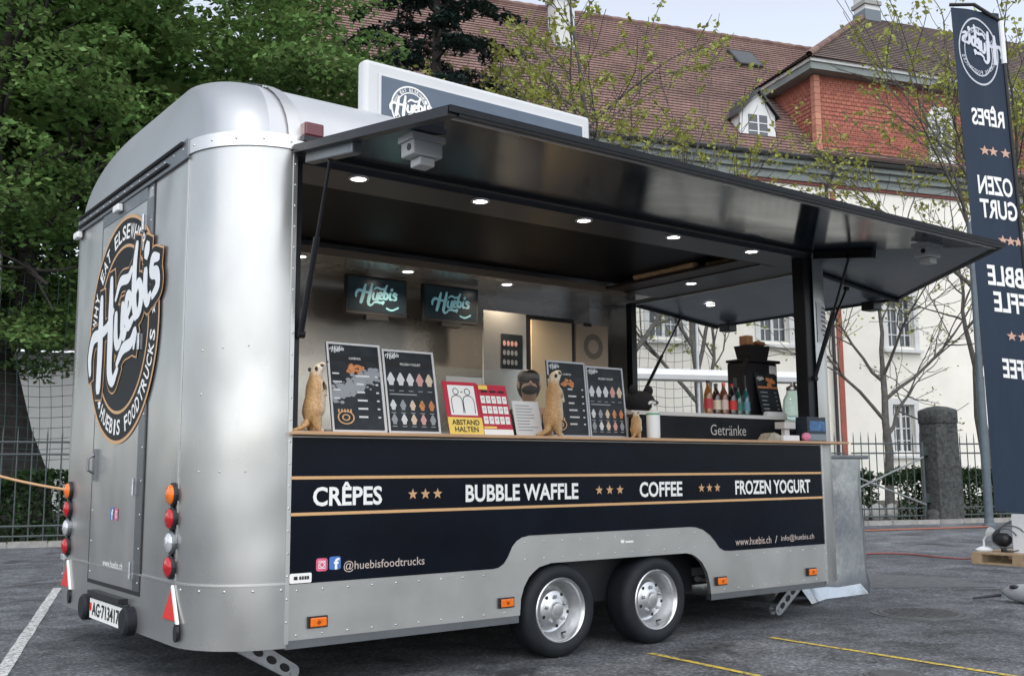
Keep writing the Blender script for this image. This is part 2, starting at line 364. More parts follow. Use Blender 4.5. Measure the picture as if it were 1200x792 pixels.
# kerb and strip along the fence
kerb_m = M('kerb_stone', (.27, .265, .25), r=.8, var=.25, vs=5, bump=.3, bs=40)
soil = M('planting_soil', (.07, .065, .055), r=.95, var=.35, vs=4, bump=.5, bs=30)
fr_r = lambda s, d: BW(s, 13.2+(16-s)*.037+d)
def strip(name, s0, s1, d0, d1, z0, z1, mat):
    p = [fr_r(s0, d0), fr_r(s1, d0), fr_r(s1, d1), fr_r(s0, d1)]; mb = MB(); mb.add([(q[0], q[1], z) for z in (z0, z1) for q in p], [(4, 5, 6, 7), (0, 1, 5, 4), (1, 2, 6, 5), (3, 0, 4, 7), (2, 3, 7, 6)])
    o = mb.build(name, mat); tag(o, kind='structure'); return o
pav = strip('pavement', -40, 60, -.32, 16, -.2, .02, soil)
kr = strip('kerb', -40, 60, -.50, -.33, -.2, .07, kerb_m)
for k in range(70):    # kerb stones one by one where they can be told apart
    s0 = -9+k*.62
    p = [fr_r(s0+.01, -.515), fr_r(s0+.61, -.515), fr_r(s0+.61, -.325), fr_r(s0+.01, -.325)]; dz = random.uniform(0, .012)
    mb = MB(); mb.add([(q[0], q[1], z) for z in (-.1, .085+dz) for q in p], [(4, 5, 6, 7), (0, 1, 5, 4), (1, 2, 6, 5), (3, 0, 4, 7), (2, 3, 7, 6)]); mb.build('kerb_stone', kerb_m, kr)

# ------------------------------------------------------------------ the food trailer
RC, XR, XF, WD, Z0, ZT, LS = .449, -.449, 5.127, 3.18, .285, 3.03, 4.68
T = thing('food_trailer', (2.3, 1.6, 0), 'silver aluminium food trailer with navy side panel and raised awning', 'food trailer')
def arc(cx, cy, a0, a1, r, n=14): return [(cx+r*math.cos(R_(a0+(a1-a0)*i/n)), cy+r*math.sin(R_(a0+(a1-a0)*i/n))) for i in range(n+1)]
CORN = {'rr': (0, RC, 180, 270), 'fr': (LS, RC, 270, 360), 'rl': (0, WD-RC, 90, 180), 'fl': (LS, WD-RC, 0, 90)}
def arc_wall(k, z0, z1, mat, name, off=0, th=.03, n=16, parent=None):
    cx, cy, a0, a1 = CORN[k]; o = arc(cx, cy, a0, a1, RC+off, n); i = arc(cx, cy, a0, a1, RC+off-th, n)
    nz = 8; mb = MB(); rings = []
    vs = []; m_ = n+1
    for j in range(nz+1):
        z = z0+(z1-z0)*j/nz; vs += [(x, y, z) for x, y in o]
    b = len(vs)
    for z in (z0, z1): vs += [(x, y, z) for x, y in i]
    fs = [(j*m_+q, j*m_+q+1, (j+1)*m_+q+1, (j+1)*m_+q) for j in range(nz) for q in range(n)]
    fs += [(b+q+1, b+q, b+m_+q, b+m_+q+1) for q in range(n)]
    fs += [(q+1, q, b+q, b+q+1) for q in range(n)]+[(nz*m_+q, nz*m_+q+1, b+m_+q+1, b+m_+q) for q in range(n)]
    mb.add(vs, fs); return mb.build(name, mat, parent or T, smooth=True, auto=40)
c_rr = arc_wall('rr', Z0, ZT, alu, 'corner_panel'); arc_wall('rl', Z0, ZT, alu, 'corner_panel')
c_fr = arc_wall('fr', Z0, ZT, alu, 'corner_panel'); arc_wall('fl', Z0, ZT, alu, 'corner_panel')
rear = box('rear_wall', (XR, XR+.03, RC, WD-RC, Z0, ZT), alu, T)
box('far_side_wall', (0, LS, WD-.03, WD, Z0, ZT), alu, T)
mb = MB(); mb.box(XF-.03, XF, RC, WD-RC, Z0, 1.45); mb.box(XF-.03, XF, RC, WD-RC, 2.93, ZT); mb.box(XF-.03, XF, 2.62, WD-RC, 1.45, 2.93)
mb.build('front_wall', alu, T)
# lower side wall with the double wheel arch cut out
sk = [(0, .300), (1.575, .300), (1.585, .40), (1.61, .47), (1.65, .528), (1.69, .56), (1.734, .586), (1.832, .606), (3.076, .604), (3.13, .595), (3.181, .573), (3.24, .53), (3.288, .464), (3.31, .40), (3.326, .300), (LS, .300), (LS, 1.392), (0, 1.392)]
fxz = lambda u, v, d: (u, d, v)
side = MB().prism(sk, fxz, 0.0, .03).build('side_panel', alu_skirt, T)
blk = [(.006, .596), (1.37, .596), (1.41, .602), (1.45, .624), (1.48, .66), (1.517, .725), (1.55, .757), (1.592, .777), (1.65, .787), (3.12, .787), (3.19, .781), (3.26, .762), (3.33, .722), (3.385, .675), (3.43, .625), (3.48, .602), (3.55, .597), (4.674, .595), (4.674, 1.385), (.006, 1.385)]
gp = MB().prism(blk, fxz, -.004, -.0005).build('graphic_panel', navy, T); gp['label'] = 'glossy navy panel with white lettering and gold stripes'
FS = Fr((0, -.004, 0), (1, 0, 0), (0, 0, 1))
mb = MB(); rect2d(mb, FS, .006, 1.155, 4.674, 1.172, .003); mb.build('gold_stripe', gold_line, gp)
mb = MB(); rect2d(mb, FS, .006, .958, 4.674, .975, .003); mb.build('gold_stripe', gold_line, gp)
for t, x0, x1, b_ in (('CRÊPES', .142, .578, .026), ('BUBBLE WAFFLE', 1.161, 2.065, .026), ('COFFEE', 2.625, 3.049, .026), ('FROZEN YOGURT', 3.618, 4.52, .026)):
    mb = MB(); put_text(mb, FS, t, x0, 1.012, x1-x0, .103, .003, b_, capfit=.73); mb.build('lettering', white_print, gp)
for xs in ((.785, .872, .958), (2.25, 2.345, 2.44), (3.25, 3.334, 3.42)):
    for x in xs:
        mb = MB(); star2d(mb, FS, x, 1.062, .034, .003); mb.build('star', tan_print, gp)
mb = MB(); put_text(mb, FS, '@huebisfoodtrucks', .337, .640, .53, .062, .003); mb.build('lettering', M('pale_tan_print', (.50, .42, .38), r=.5), gp)
for t_, x0, w_ in (('www.huebis.ch', 3.60, .41), ('/', 4.055, .03), ('info@huebis.ch', 4.13, .41)):
    mb = MB(); put_text(mb, FS, t_, x0, .632, w_, .055, .003); mb.build('lettering', MATS['pale_tan_print'], gp)
# social icons and maker's sticker
def rrect(mb, fr, x0, y0, x1, y1, r, d):
    pts = []
    for cx, cy, a in ((x1-r, y0+r, -90), (x1-r, y1-r, 0), (x0+r, y1-r, 90), (x0+r, y0+r, 180)):
        pts += [fr(cx+r*math.cos(R_(a+t*22.5)), cy+r*math.sin(R_(a+t*22.5)), d) for t in range(5)]
    mb.add(pts, [tuple(range(len(pts)))])
pink = M('pink_icon', (.60, .10, .20), r=.4, var=.4, vs=14); fbb = M('blue_icon', (.06, .17, .48), r=.4)
def insta(fr, x, y, s, par):
    mb = MB(); rrect(mb, fr, x, y, x+s, y+s, s*.2, .003); o = mb.build('icon', pink, par)
    mb = MB(); ring2d(mb, fr, s*.16, s*.22, .005, 20, x+s/2, y+s/2); disc2d(mb, fr, s*.05, .005, 10, x+s*.72, y+s*.72)
    q = s*.30
    for a, b_, c, d in ((-q, -q, q, -q+s*.05), (-q, q-s*.05, q, q), (-q, -q+s*.05, -q+s*.05, q-s*.05), (q-s*.05, -q+s*.05, q, q-s*.05)): rect2d(mb, fr, x+s/2+a, y+s/2+b_, x+s/2+c, y+s/2+d, .0045)
    mb.build('icon_mark', white_print, par)
def fbk(fr, x, y, s, par):
    mb = MB(); rrect(mb, fr, x, y, x+s, y+s, s*.16, .003); o = mb.build('icon', fbb, par)
    mb = MB(); put_text(mb, fr, 'f', x+s*.38, y, s*.5, s*.88, .005, .03); mb.build('icon_mark', white_print, par)
insta(FS, .168, .655, .070, gp); fbk(FS, .248, .660, .070, gp)
mb = MB(); rrect(mb, FS, .012, .600, .142, .652, .008, .004); mb.build('sticker', white_print, gp)
mb = MB()
for i, (x, w_) in enumerate(((.036, .022), (.068, .012), (.083, .012), (.099, .012), (.114, .012))): rect2d(mb, FS, x, .618, x+w_, .636, .006)
mb.build('sticker_print', black_pl, gp)
mb = MB(); rect2d(mb, FS, 2.44, .704, 2.475, .724, -.002); rect2d(mb, FS, 2.485, .704, 2.56, .716, -.002); mb.build('sticker', white_print, T)
# bottom profile, top rail, seam beads, rear bands
box('sill_rail', (.0, 1.57, .004, .05, .255, .3), alu_dark, T); box('sill_rail', (3.33, LS, .004, .05, .255, .3), alu_dark, T)
def band(z0, z1, off, mat, name, keys=('rr', 'rl'), rearw=True):
    for k in keys: arc_wall(k, z0, z1, mat, name, off, .012)
    if rearw: box(name, (XR-off, XR-.0005, RC, WD-RC, z0, z1), mat, T)
band(Z0-.02, .595, .004, alu, 'rear_skirt'); band(.596, .606, .009, alu_trim, 'seam_bead')
arc_wall('rr', 3.005, 3.085, alu_trim, 'roof_band', .012, .02); arc_wall('rl', 3.005, 3.085, alu_trim, 'roof_band', .012, .02)
box('roof_band', (XR-.02, XR+.01, RC-.02, WD-RC, 2.985, 3.10), alu_dark, T)
mb = MB(); mb.tube([(XR-.028, RC+.05, 3.085), (XR-.028, WD-RC, 3.085)], .012, 6); mb.tube([(XR-.030, RC+.30, 3.02), (XR-.030, WD-RC, 3.02)], .010, 6); mb.build('rain_rail', blackm, T)
box('roof_rail', (0, LS, -.012, .06, 2.985, 3.06), alu_trim, T)
mb = MB(); mb.box(-.012, .012, -.007, .0, Z0, ZT-.05); mb.build('corner_trim', alu_trim, T)
mb = MB(); mb.box(LS, LS+.02, -.006, .0, Z0, 1.392); mb.build('corner_trim', alu_trim, T)
# roof shell lofted from rounded rings
def roof_ring(t, n=10):
    k = max(0.0, 1-t*t); wy = .02+1.53*k**.45; xe = .44*k**.28-.03; r = min(.30, wy*.85); pts = []
    for cx, cy, a in ((-xe+r*.9, WD/2-wy+r, 180), (LS+xe-r*.9, WD/2-wy+r, 270), (LS+xe-r*.9, WD/2+wy-r, 0), (-xe+r*.9, WD/2+wy-r, 90)):
        for i in range(n+1): pts.append((cx+(r*.9)*math.cos(R_(a+90*i/n)), cy+r*math.sin(R_(a+90*i/n)), 3.05+.655*t))
    return pts
ts = [0, .06, .14, .24, .34, .44, .54, .63, .71, .78, .84, .89, .93, .96, .98, .992, 1.0]
rm = MB().loft([roof_ring(t) for t in ts], caps=False); rb = MB(); rw = MB(); rb.v = list(rm.v); rw.v = list(rm.v)
for f_ in rm.f: (rb if max(rm.v[i][0] for i in f_) < .12 else rw).f.append(f_)
def compact(m_):
    us = sorted({i for f_ in m_.f for i in f_}); mp_ = {i: k for k, i in enumerate(us)}; m_.v = [m_.v[i] for i in us]; m_.f = [tuple(mp_[i] for i in f_) for f_ in m_.f]; return m_
rf = compact(rw).build('roof', M('roof_white', (.56, .57, .58), r=.34, m=.5, var=.05, vs=2), T, smooth=True, auto=50)
compact(rb).build('roof_bow', alu_roof, T, smooth=True, auto=50)
mb = MB()     # bright seam strip over the rear bow of the roof
pts = [roof_ring(t)[10] for t in ts[:-1]]; vs = []
for (x, y, z), t in zip(pts, ts):
    vs += [(-.03, y-.012, z+.010), (.05, y-.012, z+.010)]
mb.add(vs, [(2*i, 2*i+1, 2*i+3, 2*i+2) for i in range(len(pts)-1)]); mb.build('roof_seam', alu_trim, rf, smooth=True)
# inside: floor, ceiling, strips
mb = MB(); mb.prism([(-.40, .5), (.05, .28), (4.6, .28), (5.07, .5), (5.07, 2.7), (4.6, 3.13), (.05, 3.13), (-.40, 2.7)], lambda u, v, d: (u, v, d), .40, .46); mb.build('floor', M('floor_sheet', (.12, .12, .12), r=.6, var=.2, vs=6), T)
mb = MB(); mb.box(.02, LS, .42, 2.15, 3.03, 3.045); mb.box(.02, LS, .40, .42, 2.945, 3.045); mb.build('ceiling', black_ceil, T)
box('ceiling_strip', (.0, 4.95, .035, .40, 2.945, 2.985), grey_strip, T)
box('ceiling_strip', (.0, 4.95, 2.15, 3.10, 2.945, 2.985), steel, T)
box('ceiling_strip', (4.55, 5.09, .40, 2.15, 2.945, 2.985), grey_strip, T)
box('strip_edge', (.0, 4.55, 2.135, 2.15, 2.925, 2.985), M('warm_trim', (.42, .34, .26), r=.4, m=.6), T)
box('ledge', (4.30, 4.55, .42, 2.13, 2.955, 2.98), M('dark_brown_trim', (.035, .022, .016), r=.5, var=.3, vs=8), T)
box('back_lining', (-.35, 5.05, 3.08, 3.10, .46, 2.945), steel, T)
box('end_lining', (-.36, -.345, .40, 3.08, .46, 2.945), steel, T)
box('front_lining', (5.06, 5.075, 2.62, 3.08, .46, 2.945), steel, T)
box('front_sill', (4.98, 5.20, .45, 2.62, 1.42, 1.465), alu_trim, T)
box('front_lining', (5.06, 5.08, .40, 2.62, .46, 1.42), steel, T)
for (x, y, z) in [(.458+i*.894, .10, 2.943) for i in range(5)]+[(1.149, 2.35, 2.943), (3.286, 2.40, 2.943), (2.2, 2.40, 2.943), (4.687, 1.37, 2.943)]:
    mb = MB(); mb.lathe([(.062, .004), (.062, -.008), (.046, -.010)], (x, y, z), n=20); o = mb.build('downlight', white_pl, T)
    mb = MB(); mb.lathe([(.046, -.006), (.001, -.006)], (x, y, z), n=20); mb.build('lamp_disc', led, o)
def spot(x, y, z, e, name='downlight_lamp', sz=150):
    l = bpy.data.lights.new(name, 'SPOT'); l.energy = e; l.spot_size = R_(sz); l.spot_blend = .7; l.color = (1, .83, .62); l.shadow_soft_size = .04
    o = bpy.data.objects.new(name, l); COL.objects.link(o); o.location = (x, y, z)
for x, y in ((1.149, 2.35), (3.286, 2.40), (2.2, 2.40)): spot(x, y, 2.92, 26)
for i in range(5): spot(.458+i*.894, .10, 2.92, 5)
spot(4.687, 1.37, 2.92, 6)
# serving counter and raised shelf
box('counter', (-.0, 4.97, -.075, .42, 1.397, 1.417), wood, T, bevel=.004)
box('counter_base', (.03, 4.65, .36, .42, .46, 1.397), M('dark_laminate', (.02, .02, .024), r=.4), T)
sh = box('raised_shelf', (2.86, 4.66, .30, .66, 1.605, 1.635), M('shelf_white', (.55, .55, .54), r=.4), T, bevel=.003)
cb = box('chalkboard', (2.90, 4.64, .315, .335, 1.418, 1.604), M('chalkboard_black', (.012, .014, .018), r=.75, spec=.2, var=.4, vs=5), T)
FC = Fr((0, .315, 0), (1, 0, 0), (0, 0, 1)); mb = MB(); put_text(mb, FC, 'Getränke', 3.72, 1.465, .42, .085, .003); mb.build('chalk_writing', M('chalk', (.42, .43, .42), r=.9), cb)
# posts of the hatch
box('hatch_post', (4.59, 4.70, .02, .14, 1.418, 2.945), blackm, T, bevel=.006)
box('hatch_post', (.012, .05, .01, .10, 1.418, 2.945), blackm, T)
box('hatch_post', (5.03, 5.10, 2.55, 2.63, 1.465, 2.945), blackm, T)
# --- side awning
aw = lambda u, d, x: (x, -.015-u*.9890-d*.1478, 2.985-u*.1478+d*.9890)     # u along the panel, d up off its underside
def awbox(mb, x0, x1, u0, u1, d0, d1):
    vs = [aw(u, d, x) for d in (d0, d1) for x, u in ((x0, u0), (x1, u0), (x1, u1), (x0, u1))]
    return mb.add(vs, [(0,1,2,3),(4,7,6,5),(0,4,5,1),(1,5,6,2),(2,6,7,3),(3,7,4,0)])
AL = 1.60
mb = MB(); awbox(mb, .03, 4.70, .03, AL-.03, .012, .034); aws = mb.build('awning_panel', navy_gloss, T)
mb = MB(); awbox(mb, -.025, .03, 0, AL, -.004, .038); awbox(mb, .03, 4.72, AL-.03, AL+.012, .0, .040); awbox(mb, .03, 4.72, 0, .03, -.004, .038); mb.build('awning_frame', blackm, aws)
mb = MB(); awbox(mb, .03, 4.71, AL-.055, AL-.031, -.006, .011); mb.build('awning_trim', alu_trim, aws)
mb = MB(); awbox(mb, -.02, 4.72, -.005, AL+.01, .0405, .044); mb.build('awning_skin', navy, aws)
mb = MB(); awbox(mb, -.027, 4.74, AL+.013, AL+.017, .012, .040); mb.build('rubber_seal', rubber, aws)
# front flap, hinged on the nose, and the corner piece between both flaps
FZ = lambda x: 2.955-(x-5.13)*.108
mb = MB(); vs = []
for dz in (0, .045):
    vs += [(5.13, .33, FZ(5.13)+dz), (6.43, .33, FZ(6.43)+dz), (6.43, 2.62, FZ(6.43)+dz), (5.13, 2.62, FZ(5.13)+dz)]
mb.add(vs, [(0,3,2,1),(4,5,6,7),(0,1,5,4),(1,2,6,5),(2,3,7,6),(3,0,4,7)]); ff = mb.build('front_flap', M('flap_underside', (.15, .185, .21), r=.25, spec=.8, var=.1, vs=2), T)
mb = MB(); mb.tube([(5.13, .33, FZ(5.13)-.02), (6.43, .33, FZ(6.43)-.02)], .022, 6); mb.tube([(6.43, .33, FZ(6.43)), (6.43, 2.62, FZ(6.43))], .018, 6); mb.tube([(5.13, 2.62, FZ(5.13)-.01), (6.43, 2.62, FZ(6.43)-.01)], .022, 6); mb.build('flap_frame', blackm, ff)
mb = MB(); nt_, ns_ = 14, 10; top = []
for q in range(nt_+1):
    t = q/nt_; a = np.array(aw(.03+t*(AL-.03), .012, 4.705)); b_ = np.array((5.13+t*1.30, .33, FZ(5.13+t*1.30)))
    for k in range(ns_+1):
        s_ = k/ns_; p = a*(1-s_)+b_*s_; p[2] -= .035*math.sin(math.pi*s_)*(1-t)
        top.append(p)
fs = [(q*(ns_+1)+k, q*(ns_+1)+k+1, (q+1)*(ns_+1)+k+1, (q+1)*(ns_+1)+k) for q in range(nt_) for k in range(ns_)]
nv = len(top); mb.add(top+[p+np.array((0, 0, .03)) for p in top], fs+[tuple(i+nv for i in f[::-1]) for f in fs]); mb.build('corner_flap', M('corner_flap_blue', (.06, .08, .098), r=.22, spec=.6, var=.12, vs=2), T, smooth=True)
mb = MB(); mb.tube([top[-1-ns_], top[-1]], .018, 6); mb.build('flap_edge', blackm, T)
# flap struts and brackets
def strut(p0, p1, name='gas_strut'):
    p0, p1 = np.array(p0), np.array(p1); m_ = p0+(p1-p0)*.55
    mb = MB(); mb.tube([p0, m_], .018, 10); mb.tube([m_, p1], .010, 8); mb.lathe([(.024, -.02), (.024, .02)], p0, (1, 0, 0), 10, True); mb.lathe([(.02, -.02), (.02, .02)], p1, (1, 0, 0), 10, True)
    mb.build(name, blackm, T, smooth=True, auto=50)
strut((.045, -.015, 1.955), aw(.33, -.045, .05)); strut((4.62, -.02, 1.93), aw(.40, -.045, 4.62))
for x in (.055, 4.63):
    mb = MB(); awbox(mb, x-.03, x+.03, .06, .62, -.06, .010); mb.build('strut_bracket', alu_dark if x < 1 else blackm, T, bevel=.008)
strut((5.10, 2.55, 1.88), (5.80, 2.58, FZ(5.8)-.03)); strut((5.13, .42, 1.93), (5.75, .42, FZ(5.75)-.03))
# flood lamps under the flap edges
def flood(x, y, z, sg):
    mb = MB(); mb.box(x-.085, x+.085, y-.06, y+.06, z-.075, z); mb.box(x-.04, x+.05, y-.045, y+.045, z-.12, z-.076); o = mb.build('flood_lamp', M('lamp_grey', (.42, .43, .44), r=.45), T, bevel=.008)
    mb = MB(); mb.box(x-.095, x+.095, y-.07, y+.07, z, z+.03); mb.build('lamp_mount', MATS['lamp_grey'], o)
    mb = MB(); mb.lathe([(.018, -.003), (.018, .002), (.001, .002)], (x-.086, y-.02, z-.035), (-1, 0, 0), 12); mb.build('lamp_socket', black_pl, o)
p = aw(1.06, -.035, .18); flood(p[0], p[1], p[2]-.0, 1); p = aw(1.18, -.02, 4.45); flood(p[0], p[1], p[2], 1)
mb = MB(); mb.box(6.26, 6.40, .48, .62, FZ(6.4)-.10, FZ(6.4)-.012); mb.build('flood_lamp', black_pl, T, bevel=.01)
mb = MB(); mb.box(6.26, 6.40, 2.30, 2.44, FZ(6.4)-.10, FZ(6.4)-.012); mb.build('flood_lamp', black_pl, T, bevel=.01)
mb = MB(); mb.lathe([(.06, 0), (.06, -.012), (.045, -.014)], (5.6, 1.958, FZ(5.6)-.001), n=18); o = mb.build('downlight', white_pl, T)
mb = MB(); mb.lathe([(.045, -.010), (.001, -.010)], (5.6, 1.958, FZ(5.6)-.002), n=18); mb.build('lamp_disc', led, o)
# red roof marker lamp
mb = MB(); mb.box(.05, .17, -.015, .10, 3.10, 3.185); o = mb.build('marker_lamp', M('dark_red_lens', (.10, .004, .010), r=.2, coat=.5), T, bevel=.012); o['label'] = 'red marker lamp above the awning hinge'
box('lamp_foot', (.04, .18, -.02, .13, 3.065, 3.0995), black_pl, o)
# --- rear door
door = box('rear_door', (XR-.007, XR-.001, 1.05, 2.125, .50, 2.90), alu, T, bevel=.002)
mb = MB(); mb.box(XR-.006, XR-.0005, 1.025, 1.05, .475, 3.0); mb.box(XR-.006, XR-.0005, 2.125, 2.145, .475, 3.0); mb.box(XR-.006, XR-.0005, 1.05, 2.125, .475, .5); mb.build('door_gap', black_pl, door)
mb = MB(); mb.box(XR-.009, XR-.0072, 1.05, 1.165, .50, 2.90); mb.build('door_profile', alu_dark, door)
mb = MB(); mb.box(XR-.010, XR-.0005, 1.165, 2.125, 2.90, 3.0); mb.build('door_header', alu_dark, door)
for z in (.62, 1.115, 2.0, 2.75):
    mb = MB(); mb.box(XR-.03, XR-.0095, 1.15, 1.195, z-.05, z+.05); mb.tube([(XR-.032, 1.155, z-.05), (XR-.032, 1.155, z+.05)], .011, 8); mb.build('hinge', zinc, door)
mb = MB(); mb.box(XR-.03, XR-.0075, 2.00, 2.06, 1.15, 1.36); mb.tube([(XR-.03, 2.03, 1.2), (XR-.065, 2.03, 1.22), (XR-.065, 2.03, 1.30), (XR-.03, 2.03, 1.32)], .009, 8); mb.build('door_handle', alu_dark, door)
for y, z in ((1.72, 2.955), (2.72, 2.96)):
    mb = MB(); mb.box(XR-.05, XR-.0105, y-.06, y+.06, z-.025, z+.025); mb.build('plate_lamp', white_pl, T, bevel=.01)
# --- emblem on the door
FE = Fr((XR-.0095, 1.585, 2.13), (0, -1, 0), (0, 0, 1))
mb = MB(); mb.lathe([(.745, 0), (.745, .0015), (.001, .0015)], (XR-.0095, 1.585, 2.13), (-1, 0, 0), 72); em = mb.build('emblem', M('emblem_black', (.006, .008, .011), r=.4, spec=.12), T)
mb = MB(); ring2d(mb, FE, .725, .748, .003, 96); ring2d(mb, FE, .535, .555, .003, 96); mb.build('emblem_ring', tan_print, em)
arc_words(FE, 'WHY EAT ELSEWHERE', .64, R_(108), .10, .088, .003, True, white_print, em)
arc_words(FE, 'HUEBIS FOODTRUCKS', .64, R_(-67), .10, .080, .003, False, white_print, em)
for a in (34, 184, 5, 227):
    mb = MB(); star2d(mb, FE, .64*math.cos(R_(a)), .64*math.sin(R_(a)), .045, .003); mb.build('star', white_print, em)
rot = R_(16); lx, ly = -.62, -.49
mb = MB(); d = script_logo(mb, FE, lx, ly, 1.55, rot, .105, .0045); mb.build('logo_outline', tan_print, em)
mb = MB(); d = script_logo(mb, FE, lx, ly, 1.55, rot, .080, d+.001); mb.build('logo_outline', MATS['emblem_black'], em)
mb = MB(); d = script_logo(mb, FE, lx, ly, 1.55, rot, .010, d+.001); mb.build('logo_lettering', M('logo_white', (.74, .76, .78), r=.35, var=.06, vs=3), em)
FD = Fr((XR-.007, 0, 0), (0, -1, 0), (0, 0, 1))
fbk(FD, -1.665, .905, .075, door); insta(FD, -1.575, .902, .075, door)
mb = MB(); put_text(mb, FD, 'www.huebis.ch', -1.79, .605, .42, .045, .003, .01); mb.build('lettering', white_print, door)
# --- rear lamps, reflectors, plate
for yy in (.497, 2.683):
    for i, mt in enumerate((amber, red_lens, clear_lens, red_lens)):
        z = 1.076-i*.131
        mb = MB(); mb.lathe([(.066, 0), (.066, .016), (.056, .024)], (XR-.0005, yy, z), (-1, 0, 0), 24); o = mb.build('tail_lamp', alu_dark if i == 2 else black_pl, T)
        mb = MB(); mb.lathe([(.055, .012), (.055, .030), (.045, .040), (.02, .045), (.001, .046)], (XR, yy, z), (-1, 0, 0), 24); l = mb.build('lamp_lens', mt, o, smooth=True, auto=40)
        mb = MB(); mb.lathe([(.018, .044), (.018, .048), (.001, .049)], (XR, yy, z), (-1, 0, 0), 12); mb.build('lamp_boss', mt, o)
    mb = MB(); tri = [(yy-.13, .40), (yy+.095, .40), (yy-.04, .575)]; mb.prism([(a, b_) for a, b_ in tri], lambda u, v, d: (XR-d, u, v), .005, .018); o = mb.build('reflector', red_refl, T, bevel=.006)
    mb = MB(); mb.prism([(yy-.150, .392), (yy-.128, .392), (yy-.040, .578), (yy-.05, .590)], lambda u, v, d: (XR-d, u, v), .005, .020); mb.build('reflector_edge', white_print, o)
    mb = MB(); mb.prism([(yy-.125+.05*math.cos(a*.6)*.6, .345+.05*math.sin(a*.6)) for a in range(10)], lambda u, v, d: (XR-d, u, v), .005, .02); mb.build('lashing_slot', black_pl, T)
    mb = MB(); mb.box(XR-.03, XR-.003, yy+.02, yy+.10, .58, .63); mb.build('marker_lamp', clear_lens, T, bevel=.01) if yy > 1 else None
pl = MB().box(XR-.035, XR-.005, 1.20, 1.98, .262, .415).build('number_plate_holder', black_pl, T, bevel=.008)
mb = MB(); mb.box(XR-.040, XR-.036, 1.25, 1.93, .268, .392); mb.build('number_plate', white_print, pl)
FP = Fr((XR-.040, 0, 0), (0, -1, 0), (0, 0, 1)); mb = MB(); put_text(mb, FP, 'AG·713417', -1.87, .288, .58, .085, .003, .02); mb.build('plate_number', black_pl, pl)
mb = MB(); rect2d(mb, FP, -1.918, .315, -1.885, .365, .003); mb.build('plate_shield', red_refl, pl)
for yy in (2.03, 1.14):
    mb = MB(); mb.lathe([(.085, 0), (.085, .05), (.07, .065), (.001, .067)], (XR-.005, yy, .325), (-1, 0, 0), 20); mb.build('rubber_buffer', rubber, T, smooth=True, auto=40)
mb = MB(); mb.box(XR-.06, XR-.005, 1.25, 1.93, .416, .445); mb.build('plate_lamp', black_pl, pl)
# side markers
for x in (.1817, 1.4629, 3.426, 4.4853):
    mb = MB(); mb.box(x-.058, x+.058, -.016, .0005, .356, .418); o = mb.build('marker_lamp_base', black_pl, T)
    mb = MB(); mb.box(x-.048, x+.048, -.028, -.0165, .363, .411); l = mb.build('marker_lamp_lens', amber, o, bevel=.005)
    mb = MB(); mb.lathe([(.011, 0), (.011, .003), (.001, .003)], (x, -.028, .387), (0, -1, 0), 10); mb.build('lens_boss', M('dark_amber', (.30, .05, .005), r=.3), o)
# rivets
mb = MB()
def rivet(c, nrm, r=.007): mb.lathe([(r, -.001), (r*.75, .003), (.001, .0042)], c, nrm, 8)
for x in np.arange(.06, 4.68, .155):
    if not (1.35 < x < 3.55): rivet((x, 0, .56), (0, -1, 0))
    if not (1.55 < x < 3.35): rivet((x, 0, .325), (0, -1, 0))
for x in np.arange(1.62, 3.3, .155): rivet((x, 0, .745), (0, -1, 0)); rivet((x, 0, .64), (0, -1, 0))
for z in np.arange(.40, 2.95, .12): rivet((.0, -.007, z), (0, -1, 0))
for z in np.arange(.40, 1.36, .12): rivet((LS+.01, -.006, z), (0, -1, 0))
for a in np.arange(190, 268, 19.0):
    for z, off in ((3.045, .012), (.57, .004)): rivet((RC*0+(RC+off)*math.cos(R_(a)), RC+(RC+off)*math.sin(R_(a)), z), (math.cos(R_(a)), math.sin(R_(a)), 0), .008)
for a, z in ((205, 1.86), (222, 1.87), (240, 1.88), (205, 1.2), (222, 1.2), (240, 1.2), (205, 1.62)): rivet((RC*math.cos(R_(a)), RC+RC*math.sin(R_(a)), z), (math.cos(R_(a)), math.sin(R_(a)), 0), .006)
for z in np.arange(.55, 2.95, .2): rivet((XR-.009, 1.075, z), (-1, 0, 0)); rivet((XR-.007, 2.09, z), (-1, 0, 0)); rivet((XR, .36+RC*.2, z), (-1, 0, 0))
for y in np.arange(.5, 2.7, .16): rivet((XR-.02, y, 3.05), (-1, 0, 0)); 
o = mb.build('rivets', alu_trim, T, smooth=True); o['kind'] = 'stuff'
# trim strip vertical beside the corner
box('panel_seam', (XR-.004, XR-.0005, .44, .462, .61, 2.985), alu_trim, T)
